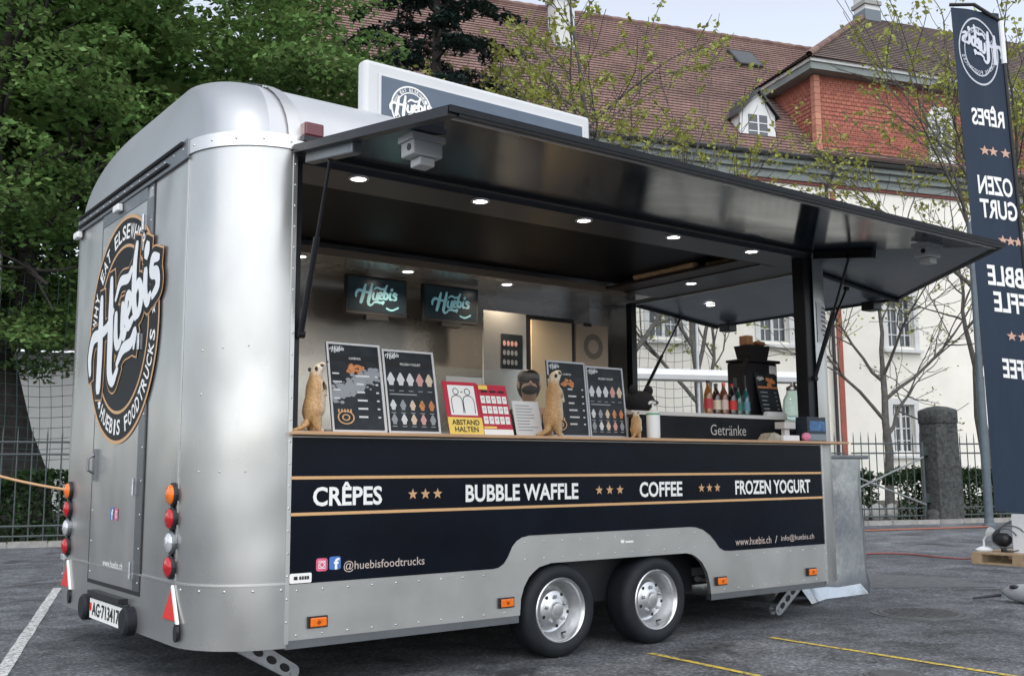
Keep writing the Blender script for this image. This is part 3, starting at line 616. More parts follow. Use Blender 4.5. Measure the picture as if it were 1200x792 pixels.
# --- wheels, axles, underbody, steady legs
def wheel(x, y):
    hub = MB(); R1 = .300
    prof = [(.192, .02), (.205, .035), (.235, .048), (.268, .044), (.292, .022), (R1, -.01), (R1, -.14), (.29, -.165), (.25, -.185), (.2, -.18)]
    mb = MB(); mb.lathe(prof, (x, y, R1), (0, -1, 0), 56)
    wh = thing_part = mb.build('wheel', rubber, T, smooth=True, auto=60, origin=(x, y, R1))
    mb = MB()
    for g_ in range(4):
        h = -.02-g_*.035; mb.lathe([(R1+.0015, h), (R1+.0015, h-.004)], (x, y, R1), (0, -1, 0), 56)
    mb.build('tread_groove', black_pl, wh)
    prof = [(.204, .020), (.208, .034), (.200, .040), (.190, .034), (.183, .01), (.172, -.02), (.160, -.045), (.150, -.085), (.135, -.09), (.125, -.06), (.118, -.03), (.10, -.022), (.075, -.020), (.060, -.010), (.045, -.010), (.040, .002), (.030, .004), (.001, .004)]
    mb = MB(); mb.lathe(prof, (x, y, R1), (0, -1, 0), 48); mb.build('rim', M('rim_silver', (.62, .63, .64), r=.32, m=.9, var=.06, vs=20), wh, smooth=True, auto=45)
    for k in range(5):
        a = R_(90+72*k+6); px, pz = x+.082*math.cos(a), R1+.082*math.sin(a)
        mb = MB(); mb.lathe([(.012, -.02), (.012, -.004), (.007, .003), (.001, .003)], (px, y, pz), (0, -1, 0), 6); mb.build('wheel_bolt', zinc, wh)
        mb = MB(); a2 = a+R_(36); px, pz = x+.105*math.cos(a2), R1+.105*math.sin(a2)
        mb.lathe([(.012, -.0215), (.001, -.0205)], (px, y, pz), (0, -1, 0), 10); mb.build('vent_hole', black_pl, wh)
    mb = MB(); a = R_(-70); mb.tube([(x+.165*math.cos(a), y+.03, R1+.165*math.sin(a)), (x+.15*math.cos(a), y-.015, R1+.15*math.sin(a))], .006, 6); mb.build('valve', black_pl, wh)
for x in (1.925, 2.79):
    wheel(x, .055)
    mb = MB(); mb.lathe([(.30, 0), (.30, .17), (.2, .18), (.001, .18)], (x, WD-.06, .30), (0, -1, 0), 32); mb.lathe([(.30, 0), (.2, -.02), (.001, -.02)], (x, WD-.06, .30), (0, -1, 0), 32); mb.build('wheel', rubber, T, smooth=True, auto=50)
    mb = MB(); mb.tube([(x, .2, .30), (x, WD-.2, .30)], .04, 8); mb.build('axle', blackm, T)
mb = MB(); mb.box(1.55, 3.36, .22, .26, .30, .66); mb.box(1.55, 3.36, .03, .26, .64, .66); mb.build('wheel_box', black_pl, T)
mb = MB(); mb.box(-.3, 5.0, .5, .6, .30, .40); mb.box(-.3, 5.0, WD-.6, WD-.5, .30, .40); mb.box(.0, 4.7, .28, WD-.28, .385, .40); mb.box(-.38, 0, .5, WD-.5, .385, .40); mb.build('chassis', blackm, T)
mb = MB(); mb.tube([(3.30, .12, .40), (4.1, .14, .37)], .02, 8); mb.build('gas_pipe', zinc, T)
def steady(p0, p1, w_=.055):
    p0, p1 = np.array(p0), np.array(p1); ax = (p1-p0); L_ = np.linalg.norm(ax); ax /= L_; sidev = np.cross(ax, (0, 1, 0)); sidev /= np.linalg.norm(sidev)
    f = lambda u, v, d: p0+ax*u+sidev*v+np.array((0, 1, 0))*d
    mb = MB(); pts = [(0, -w_), (L_-.02, -w_*.8)]+[(L_-.02+w_*.8*math.cos(R_(a)), w_*.8*math.sin(R_(a))) for a in range(-72, 73, 24)]+[(L_-.02, w_*.8), (0, w_)]
    mb.prism(pts, f, -.035, -.028); mb.prism(pts, f, .028, .035); mb.prism([(0, -w_), (L_-.04, -w_*.8), (L_-.04, -w_*.8+.008), (0, -w_+.008)], f, -.028, .028)
    o = mb.build('steady_leg', zinc, T)
    for k in (.3, .55, .80):
        mb = MB(); mb.prism([(L_*k+.035*math.cos(R_(a)), .022*math.sin(R_(a))) for a in range(0, 360, 30)], f, -.0375, -.0355); mb.build('slot', black_pl, o)
    mb = MB(); mb.tube([f(L_-.02, 0, -.045), f(L_-.02, 0, .045)], .018, 10); mb.build('pivot_pin', zinc, o)
steady((-.05, .50, .24), (.28, .50, .035)); steady((4.66, .28, .27), (4.37, .28, .065))
# --- roof sign
sg = MB().box(.93, 3.03, .90, 1.02, 3.50, 4.085).build('roof_sign', M('sign_frame_white', (.55, .56, .57), r=.35, var=.03, vs=3), T, bevel=.03)
FR = Fr((0, .9, 0), (1, 0, 0), (0, 0, 1))
mb = MB(); mb.box(1.035, 2.945, .885, .8995, 3.55, 3.995); mb.build('sign_inset', M('sign_rim', (.60, .61, .62), r=.4), sg)
mb = MB(); mb.box(1.055, 2.925, .879, .884, 3.57, 3.975); mb.build('sign_panel', M('sign_blue_grey', (.085, .115, .155), r=.35, var=.08, vs=3), sg)
FR = Fr((1.30, .879, 3.775), (1, 0, 0), (0, 0, 1)); mb = MB(); ring2d(mb, FR, .160, .172, .003, 48); ring2d(mb, FR, .118, .126, .003, 48); arc_text(mb, FR, 'WHY EAT ELSEWHERE', .142, R_(95), .024, .021, .003); arc_text(mb, FR, 'HUEBIS FOODTRUCKS', .142, R_(-88), .024, .021, .003, top=False); mb.build('sign_emblem', white_print, sg)
mb = MB(); script_logo(mb, FR, -.175, -.09, .36, R_(6), .01, .005); mb.build('sign_lettering', white_print, sg)
FR2 = Fr((0, .879, 0), (1, 0, 0), (0, 0, 1)); mb = MB(); put_text(mb, FR2, 'CRÊPES', 1.62, 3.60, .95, .20, .003, .022, capfit=.73); mb.build('sign_lettering', white_print, sg)
for x in (1.2, 2.7): box('sign_foot', (x, x+.05, .94, .98, 3.40, 3.50), zinc, sg)
# paper notice on the front corner
pn = []
cx, cy = LS, RC
fcorn = lambda a, z, o=.004: (cx+(RC+o)*math.cos(R_(a)), cy+(RC+o)*math.sin(R_(a)), z)
mb = MB(); n = 6; vs = [fcorn(274+i*9, z) for z in (2.24, 2.58) for i in range(n+1)]; mb.add(vs, [(i, i+1, n+1+i+1, n+1+i) for i in range(n)]); nt2 = mb.build('paper_notice', M('paper_white', (.66, .67, .68), r=.7), T)
mb = MB()
for j in range(7):
    z = 2.53-j*.038; a0 = 280+random.uniform(0, 6); a1 = 312+random.uniform(-8, 10); vs = [fcorn(a0+(a1-a0)*i/4, zz, .007) for zz in (z, z+.014) for i in range(5)]; mb.add(vs, [(i, i+1, 5+i+1, 5+i) for i in range(4)])
mb.build('notice_print', M('print_grey', (.10, .11, .13), r=.7), nt2)

# ------------------------------------------------------------------ silver cover over the drawbar
foil = M('silver_sheet', (.56, .59, .62), r=.20, m=1.0, var=.04, vs=2, rv=.06, bump=.30, bs=1.6, bdist=.06, stretch=(1.5, 1.5, .6))
T2 = thing('silver_cover', (6.0, 1.6, 0), 'silver sheet cover draped over the drawbar at the trailer nose', 'cover')
mb = MB(); rings = []
for z, ex in ((0.0, .02), (.10, .03), (.24, .01), (.6, .012), (1.0, .0), (1.29, .0)):
    ring = []
    for cx, cy, a in ((5.30, 1.00, 180), (6.42, 1.00, 270), (6.42, 2.3, 0), (5.30, 2.3, 90)):
        for i in range(6):
            an = R_(a+90*i/5); r = .14+ex; ring.append((cx+r*math.cos(an)+.012*math.sin(z*9+i), cy+r*math.sin(an)+.014*math.cos(z*7+i*2), z))
    rings.append(ring)
mb.loft(rings); mb.build('sheet', foil, T2, smooth=True, auto=50)
mb = MB(); mb.box(5.14, 6.585, .835, 2.47, 1.291, 1.33); mb.build('lid', alu_dark, T2, bevel=.01)
mb = MB(); mb.add([(5.25, .58, .02), (5.75, .80, .005), (6.40, .80, .004), (6.56, .90, .02), (6.30, .88, .20), (5.5, .86, .24), (5.2, .68, .18)], [(0, 1, 5, 6), (1, 2, 4, 5), (2, 3, 4)]); mb.build('hem', foil, T2, smooth=True)

# ------------------------------------------------------------------ building across the street
CF = 27.2
wall_m = M('cream_render', (.82, .80, .73), r=.85, var=.06, vs=.7, bump=.15, bs=8)
white_m = M('white_paint', (.62, .63, .63), r=.6, var=.06, vs=3)
stone_g = M('grey_green_cornice', (.20, .225, .22), r=.7, var=.15, vs=2)
redtrim = M('red_trim', (.34, .10, .075), r=.7, var=.15, vs=3)
dark_met = M('dark_gutter', (.035, .035, .035), r=.5, var=.2, vs=4)
glass_w = M('window_glass', (.05, .06, .07), r=.06, spec=.8, var=.3, vs=1.5)
def tile_mat(name, c1, c2, bw, bh, mort, dark=.35):
    mt = bpy.data.materials.new(name); mt.use_nodes = True; t = mt.node_tree; N = t.nodes; L = t.links; b = N['Principled BSDF']
    uv = N.new('ShaderNodeUVMap'); br = N.new('ShaderNodeTexBrick'); L.new(uv.outputs[0], br.inputs['Vector'])
    br.inputs['Color1'].default_value = (*c1, 1); br.inputs['Color2'].default_value = (*c2, 1); br.inputs['Mortar'].default_value = (*mort, 1)
    br.inputs['Scale'].default_value = 1; br.inputs['Brick Width'].default_value = bw; br.inputs['Row Height'].default_value = bh; br.inputs['Mortar Size'].default_value = .014
    nz = N.new('ShaderNodeTexNoise'); nz.inputs['Scale'].default_value = .55; nz.inputs['Detail'].default_value = 9; nz.inputs['Roughness'].default_value = .7; L.new(uv.outputs[0], nz.inputs['Vector'])
    mr = N.new('ShaderNodeMapRange'); mr.inputs[1].default_value = .3; mr.inputs[2].default_value = .7; mr.inputs[3].default_value = 1-dark; mr.inputs[4].default_value = 1+dark; L.new(nz.outputs[0], mr.inputs[0])
    hs = N.new('ShaderNodeHueSaturation'); L.new(br.outputs['Color'], hs.inputs['Color']); L.new(mr.outputs[0], hs.inputs['Value']); L.new(hs.outputs[0], b.inputs['Base Color'])
    bp = N.new('ShaderNodeBump'); bp.inputs['Strength'].default_value = .5; bp.inputs['Distance'].default_value = .02; L.new(br.outputs['Fac'], bp.inputs['Height']); bp.invert = True; L.new(bp.outputs[0], b.inputs['Normal'])
    b.inputs['Roughness'].default_value = .85; return mt
rooft = tile_mat('roof_tiles', (.215, .125, .105), (.165, .098, .085), .20, .24, (.085, .055, .048), .42)
rooft2 = tile_mat('wing_roof_tiles', (.15, .105, .085), (.10, .075, .065), .20, .24, (.04, .03, .028), .30)
brickt = tile_mat('red_wall_tiles', (.37, .13, .085), (.28, .09, .065), .24, .22, (.12, .035, .025), .14)
def courses(name, P00, P10, P01, P11, rows, mat, parent, lift=.03):
    """tile courses: P00-P10 bottom edge, P01-P11 top edge, each course overlaps the one above it"""
    P00, P10, P01, P11 = map(np.array, (P00, P10, P01, P11)); nrm = np.cross(P10-P00, P01-P00); nrm = nrm/np.linalg.norm(nrm)
    mb = MB(); mb.uv = []; H = np.linalg.norm(P01-P00); ex = (P10-P00)/np.linalg.norm(P10-P00)
    for k in range(rows):
        a, b = k/rows, (k+1)/rows; pa0, pa1 = P00+(P01-P00)*a, P10+(P11-P10)*a; pb0, pb1 = P00+(P01-P00)*b, P10+(P11-P10)*b
        vs = [pa0, pa1, pa1+nrm*lift, pa0+nrm*lift, pb1+nrm*.002, pb0+nrm*.002]
        mb.add(vs, [(0, 1, 2, 3), (3, 2, 4, 5)]); base = (P00@ex)
        for p, v in zip(vs, (a, a, a, a, b, b)): mb.uv.append(((p@ex), v*rows*.24+.001+(.0 if v == a else -.002)))
    return mb.build(name, mat, parent)
BL = thing('long_building', tuple(BW(20, CF)), 'long cream building with brown tiled roof behind the bare trees', 'building')
S0, S1 = 4.0, 62.0
wins = []   # (s0, s1, z0, z1)
for s in (6.7, 11.9, 16.28, 20.9, 26.75, 32.2, 37.6, 43, 48.4):
    wins.append((s, s+1.32, 5.97, 8.05))
    if s > 24: wins.append((s+.02, s+1.10, 1.84, 3.73))
# facade with real openings
ss = sorted(set([S0, S1]+[a for q in wins for a in q[:2]])); zs = [0, 1.84, 3.73, 5.97, 8.05, 13.1]; mb = MB()
def inwin(s, z): return any(a < s < b and c < z < d for a, b, c, d in wins)
for i in range(len(ss)-1):
    for j in range(len(zs)-1):
        if inwin((ss[i]+ss[i+1])/2, (zs[j]+zs[j+1])/2): continue
        mb.add([BW(ss[i], CF, zs[j]), BW(ss[i+1], CF, zs[j]), BW(ss[i+1], CF, zs[j+1]), BW(ss[i], CF, zs[j+1])], [(0, 1, 2, 3)])
for a, b, c, d in wins:
    mb.add([BW(a, CF, c), BW(b, CF, c), BW(b, CF, d), BW(a, CF, d), BW(a, CF+.3, c), BW(b, CF+.3, c), BW(b, CF+.3, d), BW(a, CF+.3, d)], [(0, 4, 5, 1), (1, 5, 6, 2), (2, 6, 7, 3), (3, 7, 4, 0)])
mb.add([BW(S0, CF, 0), BW(S0, CF+14, 0), BW(S0, CF+14, 13.1), BW(S0, CF, 13.1), BW(S1, CF, 0), BW(S1, CF+14, 0), BW(S1, CF+14, 13.1), BW(S1, CF, 13.1)], [(0, 1, 2, 3), (4, 7, 6, 5), (1, 5, 6, 2)])
mb.build('wall', wall_m, BL)
def bbox(mb, s0, s1, c0, c1, z0, z1):
    vs = [BW(s, c, z) for z in (z0, z1) for s, c in ((s0, c0), (s1, c0), (s1, c1), (s0, c1))]
    return mb.add(vs, [(0,3,2,1),(4,5,6,7),(0,1,5,4),(1,2,6,5),(2,3,7,6),(3,0,4,7)])
def window(s0, s1, z0, z1, par, c=CF, sill=True, nx=4, nz=4):
    f = MB(); wd = .13
    bbox(f, s0-.20, s0+.02, c-.06, c+.05, z0-.1, z1+.22); bbox(f, s1-.02, s1+.20, c-.06, c+.05, z0-.1, z1+.22); bbox(f, s0+.02, s1-.02, c-.06, c+.05, z1-.02, z1+.22)
    fo = f.build('window', white_m, par)
    f = MB(); t_ = .035; cg = c+.20
    for x in (s0+.02, s1-.09): bbox(f, x, x+.07, cg-.05, cg+.02, z0, z1)
    bbox(f, s0+.09, s1-.09, cg-.05, cg+.02, z0, z0+.07); bbox(f, s0+.09, s1-.09, cg-.05, cg+.02, z1-.07, z1)
    bbox(f, (s0+s1)/2-.055, (s0+s1)/2+.055, cg-.065, cg+.02, z0+.07, z1-.07)
    for k in range(1, nz): z = z0+(z1-z0)*k/nz; bbox(f, s0+.09, (s0+s1)/2-.055, cg-.04, cg+.01, z-.02, z+.02); bbox(f, (s0+s1)/2+.055, s1-.09, cg-.04, cg+.01, z-.02, z+.02)
    for q in (.26, .74): x = s0+(s1-s0)*q; bbox(f, x-.018, x+.018, cg-.042, cg+.008, z0+.07, z1-.07)
    f.build('window_frame', white_m, fo)
    g_ = MB(); g_.add([BW(s0, cg, z0), BW(s1, cg, z0), BW(s1, cg, z1), BW(s0, cg, z1)], [(0, 1, 2, 3)]); g_.build('pane', glass_w, fo)
    if sill: f = MB(); bbox(f, s0-.26, s1+.26, c-.22, c+.04, z0-.22, z0-.101); f.build('sill', stone_g if 0 else white_m, fo)
for a, b, c, d in wins: window(a, b, c, d, BL)
mb = MB(); bbox(mb, S0, S1, CF-.10, CF-.002, 12.19, 12.30); mb.build('frieze_line', M('dull_red_trim', (.17, .05, .04), r=.7), BL)
mb = MB()
for z0, z1, o in ((12.301, 12.62, .16), (12.621, 12.86, .30), (12.861, 13.08, .48)): bbox(mb, S0, S1, CF-o, CF-.001, z0, z1)
mb.build('cornice', stone_g, BL)
mb = MB(); mb.tube([BW(S0, CF-.62, 13.14), BW(S1, CF-.62, 13.14)], .10, 8); mb.build('gutter', dark_met, BL)
mb = MB(); bbox(mb, 24.36, 24.60, CF-.05, CF-.001, 0, 12.05); mb.build('red_pilaster', redtrim, BL)
mb = MB(); bbox(mb, 23.2, 24.1, CF-.04, CF-.001, 10.2, 11.9); mb.build('wall_panel', white_m, BL)
mb = MB(); mb.tube([BW(24.2, CF-.62, 13.1), BW(24.2, CF-.5, 12.6), BW(24.1, CF-.15, 12.1), BW(24.1, CF-.14, .2)], .07, 7); mb.build('downpipe', dark_met, BL)
RD, RZ = 7.0, 21.3
courses('roof', BW(S0, CF-.6, 13.16), BW(S1, CF-.6, 13.16), BW(S0, CF+RD, RZ), BW(S1, CF+RD, RZ), 46, rooft, BL, .035)
mb = MB(); mb.add([BW(S0, CF+RD, RZ), BW(S1, CF+RD, RZ), BW(S1, CF+15, 13.1), BW(S0, CF+15, 13.1), BW(S0, CF-.6, 13.16), BW(S1, CF-.6, 13.16)], [(0, 3, 2, 1), (0, 4, 3), (1, 2, 5)]); mb.build('rear_roof', rooft2, BL)
mb = MB()
for k in range(140): s = S0+k*.6; mb.lathe([(.14, 0), (.17, .3), (.14, .62)], BW(s, CF+RD, RZ+.0), E_, 8)
o = mb.build('ridge_tiles', M('ridge_clay', (.16, .10, .085), r=.85, isl=.25), BL); o['kind'] = 'stuff'
def chimney(s, c, z0, z1, w_, dp, par, name='chimney'):
    mb = MB(); bbox(mb, s-w_/2, s+w_/2, c-dp/2, c+dp/2, z0, z1); o = mb.build(name, M('chimney_render', (.55, .56, .56), r=.8, var=.08, vs=1.5), par)
    mb = MB(); bbox(mb, s-w_/2-.09, s+w_/2+.09, c-dp/2-.09, c+dp/2+.09, z1-.7, z1-.5); bbox(mb, s-w_/2-.14, s+w_/2+.14, c-dp/2-.14, c+dp/2+.14, z1, z1+.16); mb.build('chimney_cap', M('chimney_stone', (.28, .28, .27), r=.8), o)
    mb = MB(); bbox(mb, s-w_/2-.05, s+w_/2+.05, c-dp/2-.05, c+dp/2+.05, z0, z0+.55); mb.build('flashing', M('lead_flashing', (.13, .16, .18), r=.6), o)
chimney(15.0, CF+4.7, 17.9, 21.2, .85, .85, BL)
# roof hatch
def roofpt(s, d, l=0): return BW(s, CF-.6+d*.683+(-.731)*l, 13.16+d*.731+.683*l)
mb = MB(); vs = [roofpt(s, d, l) for l in (.02, .16) for s, d in ((23.5, 7.9), (24.75, 7.9), (24.75, 9.3), (23.5, 9.3))]; mb.add(vs, [(4,5,6,7),(0,1,5,4),(1,2,6,5),(2,3,7,6),(3,0,4,7)]); o = mb.build('roof_hatch', dark_met, BL)
mb = MB(); vs = [roofpt(s, d, .165) for s, d in ((23.58, 7.98), (24.67, 7.98), (24.67, 9.22), (23.58, 9.22))]; mb.add(vs, [(0, 1, 2, 3)]); mb.build('hatch_pane', M('hatch_grey', (.06, .068, .072), r=.5), o)
# dormers with gables
def dormer(s0, s1, z0, z1, zr, c, par):
    mb = MB(); m_ = (s0+s1)/2
    mb.add([BW(s0, c, z0), BW(s1, c, z0), BW(s1, c, z1), BW(m_, c, zr), BW(s0, c, z1), BW(s0, c+2.4, z0), BW(s1, c+2.4, z0), BW(s1, c+2.4, z1), BW(m_, c+3, zr), BW(s0, c+2.4, z1)], [(0, 1, 2, 3, 4), (0, 4, 9, 5), (1, 6, 7, 2)]); d = mb.build('dormer', white_m, par)
    mb = MB()
    for sa, za, sb, zb in ((s0-.18, z1-.12, m_, zr+.10), (s1+.18, z1-.12, m_, zr+.10)): mb.add([BW(sa, c-.2, za), BW(sb, c-.2, zb), BW(sb, c+3.2, zb), BW(sa, c+2.6, za), BW(sa, c-.2, za-.12), BW(sb, c-.2, zb-.12)], [(0, 1, 2, 3), (0, 4, 5, 1)])
    mb.build('dormer_roof', rooft2 if 0 else dark_met, d)
    mb = MB(); bbox(mb, m_-.42, m_+.42, c-.03, c-.002, z0+.35, z1-.05); o = mb.build('pane', glass_w, d)
    mb = MB(); bbox(mb, m_-.035, m_+.035, c-.05, c-.031, z0+.35, z1-.05)
    for k in (1, 2): bbox(mb, m_-.42, m_+.42, c-.048, c-.032, z0+.35+(z1-z0-.4)*k/3-.02, z0+.35+(z1-z0-.4)*k/3+.02)
    mb.build('window_frame', white_m, d)
dormer(20.55, 22.15, 13.55, 14.95, 15.85, CF+.25, BL)
# red tile-hung wing with hipped roof
SW0, SW1, ZW0, ZW1 = 23.85, 60.0, 13.35, 16.75
WG = BL
courses('wing_front', BW(SW0, CF-.05, ZW0), BW(SW1, CF-.05, ZW0), BW(SW0, CF-.05, ZW1), BW(SW1, CF-.05, ZW1), 19, brickt, WG, .022)
courses('wing_side', BW(SW0, CF+5, ZW0), BW(SW0, CF-.05, ZW0), BW(SW0, CF+5, ZW1), BW(SW0, CF-.05, ZW1), 19, brickt, WG, .022)
mb = MB()
for k in range(13): bbox(mb, SW0-.10, SW0+.16, CF-.16, CF+.10, ZW0+k*.26, ZW0+k*.26+.245)
mb.build('corner_tiles', M('corner_clay', (.42, .19, .13), r=.8, isl=.15), WG)
courses('wing_skirt_roof', BW(SW0-.4, CF-.75, 13.2), BW(SW1, CF-.75, 13.2), BW(SW0-.4, CF-.06, 13.62), BW(SW1, CF-.06, 13.62), 4, rooft2, WG)
mb = MB(); bbox(mb, SW0-.55, SW1, CF-.60, CF+5.5, ZW1, ZW1+.28); mb.build('wing_eave', stone_g, WG)
mb = MB(); bbox(mb, SW0-.62, SW1, CF-.68, CF+5.5, ZW1+.281, ZW1+.42); mb.build('wing_cornice', white_m, WG)
ex, ey, ez = 30.6, CF+5, 22.35
courses('wing_roof', BW(SW0-.75, CF-.8, 17.16), BW(SW1, CF-.8, 17.16), BW(ex, ey, ez), BW(SW1, ey, ez), 30, rooft2, WG)
courses('wing_hip', BW(SW0-.75, CF+12, 17.16), BW(SW0-.75, CF-.8, 17.16), BW(ex, ey+.3, ez), BW(ex, ey, ez), 30, rooft2, WG)
mb = MB(); a, b = BW(SW0-.75, CF-.8, 17.2), BW(ex, ey, ez+.04)
for k in range(26): p = a+(b-a)*k/26; mb.lathe([(.13, 0), (.16, .2), (.13, .40)], p, b-a, 8)
o = mb.build('hip_tiles', MATS['ridge_clay'], WG); o['kind'] = 'stuff'
chimney(30.75, ey, 22.0, 23.5, .8, .8, WG)
for s in (29.25, 34.6, 40.0):
    m_ = s+.65; c = CF-.12
    mb = MB(); bbox(mb, s, s+1.30, c-.05, c+.02, 13.7, 15.45); o = mb.build('wing_window', white_m, WG)
    mb = MB(); mb.add([BW(s-.12, c-.10, 15.451), BW(s+1.42, c-.10, 15.451), BW(m_+.35, c-.10, 16.05), BW(m_-.35, c-.10, 16.05), BW(s-.12, c+.02, 15.451), BW(s+1.42, c+.02, 15.451), BW(m_+.35, c+.02, 16.05), BW(m_-.35, c+.02, 16.05)], [(0,1,2,3),(0,4,5,1),(1,5,6,2),(2,6,7,3),(3,7,4,0)]); mb.build('pediment', white_m, o)
    mb = MB(); bbox(mb, s+.2, s+1.1, c-.062, c-.051, 13.95, 15.35); mb.build('pane', glass_w, o)
    mb = MB(); bbox(mb, m_-.04, m_+.04, c-.08, c-.063, 13.95, 15.35)
    for k in (1, 2, 3): bbox(mb, s+.2, s+1.1, c-.078, c-.064, 13.95+k*.35-.018, 13.95+k*.35+.018)
    mb.build('window_frame', white_m, o)
# pale building glimpsed left behind the net
WB = thing('white_building', tuple(BW(-6, 33)), 'white rendered building glimpsed through the net left of the trailer', 'building')
mb = MB(); bbox(mb, -14, -.6, 31, 40, 0, 5.2); mb.build('wall', M('white_render', (.72, .73, .74), r=.8, var=.05, vs=.6), WB)
mb = MB(); mb.add([BW(-14.5, 30.5, 5.2), BW(0, 30.5, 5.2), BW(0, 35.5, 8.5), BW(-14.5, 35.5, 8.5)], [(0, 1, 2, 3)]); mb.build('roof', rooft2, WB)
for s in (-12, -9.4, -6.9):
    for z in (1.2, 3.3):
        mb = MB(); bbox(mb, s, s+.75, 30.93, 30.999, z, z+1.25); o = mb.build('window', white_m, WB)
        mb = MB(); bbox(mb, s+.09, s+.66, 30.90, 30.929, z+.09, z+1.16); mb.build('pane', glass_w, o)

# ------------------------------------------------------------------ fence, gate, gate pillar, hedges
iron = M('iron_green_grey', (.055, .07, .072), r=.55, var=.2, vs=8)
def fence(s_list, label, c_off=0.0, gate=False, name='iron_fence'):
    a, b = s_list[0], s_list[-1]; t = thing(name, tuple(fr_r((a+b)/2, c_off)), label, 'gate' if gate else 'fence')
    for s in s_list:
        p = fr_r(s, c_off); mb = MB(); mb.tube([(p[0], p[1], .08), (p[0], p[1], 1.86)], .013, 6); mb.tube([(p[0], p[1], 1.86), (p[0], p[1], 2.02)], [.014, .002], 6); mb.build('bar', iron, t)
    for z in (.16, .33, 1.55, 1.76):
        p, q = fr_r(a-.06, c_off), fr_r(b+.06, c_off); mb = MB(); mb.tube([(p[0], p[1], z), (q[0], q[1], z)], .02, 6); mb.build('rail', iron, t)
    return t
fence([-7+.235*k for k in range(36)], 'dark iron bar fence left of the trailer, before a hedge')
fence([1.8+.21*k for k in range(58)], 'dark iron bar fence behind the trailer', name='iron_fence')
G = fence([14.05+.195*k for k in range(10)], 'iron bar gate with diagonal braces left of the stone pillar', .0, True, 'iron_gate')
for (s0, z0, s1, z1) in ((14.0, .75, 15.86, 1.46), (14.0, 1.05, 15.86, .40)):
    p, q = fr_r(s0, -.03), fr_r(s1, -.03); mb = MB(); mb.tube([(p[0], p[1], z0), (q[0], q[1], z1)], .022, 6); mb.build('brace', M('worn_iron', (.20, .22, .22), r=.5), G)
p = fr_r(15.86, 0); mb = MB(); mb.tube([(p[0], p[1], .05), (p[0], p[1], 1.8)], .035, 8); mb.build('gate_stile', iron, G)
for z in (.45, 1.5): p = fr_r(15.93, 0); mb = MB(); mb.box(p[0]-.07, p[0]+.07, p[1]-.05, p[1]+.05, z, z+.2); mb.build('gate_hinge', iron, G)
fence([16.9+.2*k for k in range(45)], 'dark iron bar fence right of the stone pillar')
stone_p = M('weathered_stone', (.052, .055, .054), r=.9, var=.6, vs=11, bump=.8, bs=18, bdist=.04)
GP = thing('stone_pillar', tuple(fr_r(16.33, 0)), 'weathered dark stone gate pillar with a domed cap', 'pillar')
def octo(s, c, r, z, n=24, p=7):
    out = []
    for k in range(n):
        a = 2*math.pi*k/n+.2; q = (abs(math.cos(a))**p+abs(math.sin(a))**p)**(-1/p); o = fr_r(s, c); out.append((*(o[:2]+E_[:2]*q*r*math.cos(a)+N_[:2]*q*r*math.sin(a)), z))
    return out
mb = MB(); mb.loft([octo(16.33, 0, r+random.uniform(-.006, .006), z) for r, z in ((.37, 0), (.345, .12), (.335, .6), (.33, 1.2), (.325, 1.8), (.32, 2.2))]); mb.build('shaft', stone_p, GP, smooth=True, auto=50)
mb = MB(); mb.loft([octo(16.33, 0, r, z) for r, z in ((.31, 2.201), (.335, 2.23), (.335, 2.50), (.315, 2.53), (.18, 2.59), (.03, 2.62))]); mb.build('cap', stone_p, GP, smooth=True, auto=50)
mb = MB(); mb.loft([octo(15.98, -.12, r, z, 14, 3) for r, z in ((.17, 0), (.155, .2), (.13, .27), (.05, .30))]); o = mb.build('guard_stone', stone_p, smooth=True, auto=50); tag(o, 'small rounded stone block at the foot of the gate pillar', 'stone')
leaf_h = M('hedge_leaf', (.030, .062, .022), r=.55, isl=.55, spec=.3)
leaf_g = M('tree_leaf', (.15, .25, .08), r=.55, isl=.45, spec=.3, var=.5, vs=.8)
leaf_y = M('young_leaf', (.30, .32, .08), r=.55, isl=.35, spec=.3)
leaf_c = M('needle', (.022, .044, .040), r=.6, isl=.5, spec=.25)
bark_d = M('dark_bark', (.030, .026, .024), r=.9, var=.4, vs=6, bump=.7, bs=12, bdist=.04)
bark_g = M('grey_bark', (.085, .080, .072), r=.9, var=.4, vs=9, bump=.6, bs=22, bdist=.02)
def translucent(mt, col, f):
    t = mt.node_tree; N = t.nodes; L = t.links; b = N['Principled BSDF']; o = N['Material Output']; tr = N.new('ShaderNodeBsdfTranslucent'); mx = N.new('ShaderNodeMixShader')
    src = b.inputs['Base Color'].links[0].from_socket if b.inputs['Base Color'].links else None
    tr.inputs[0].default_value = (*col, 1)
    if src: L.new(src, tr.inputs[0])
    mx.inputs[0].default_value = f; L.new(b.outputs[0], mx.inputs[1]); L.new(tr.outputs[0], mx.inputs[2]); L.new(mx.outputs[0], o.inputs[0])
for m_ in (leaf_g, leaf_y, leaf_h): translucent(m_, (.1, .2, .05), .38)
def leaves(C, size, flat=.5, jit=.35, el=1.6):
    """pointed leaf quads at centres C"""
    C = np.asarray(C); n = len(C)
    nrm = rng.normal(size=(n, 3)); nrm[:, 2] = np.abs(nrm[:, 2])+flat*2; nrm /= np.linalg.norm(nrm, axis=1)[:, None]
    a = rng.normal(size=(n, 3)); a -= nrm*(a*nrm).sum(1)[:, None]; a /= np.linalg.norm(a, axis=1)[:, None]; b = np.cross(nrm, a)
    s = (size*(1+jit*rng.uniform(-1, 1, n)))[:, None]
    V = np.stack([C-a*s*el/2, C+b*s*.5-nrm*s*.12, C+a*s*el/2-nrm*s*.1, C-b*s*.5-nrm*s*.12], 1).reshape(-1, 3)
    return V, np.arange(4*n).reshape(n, 4)
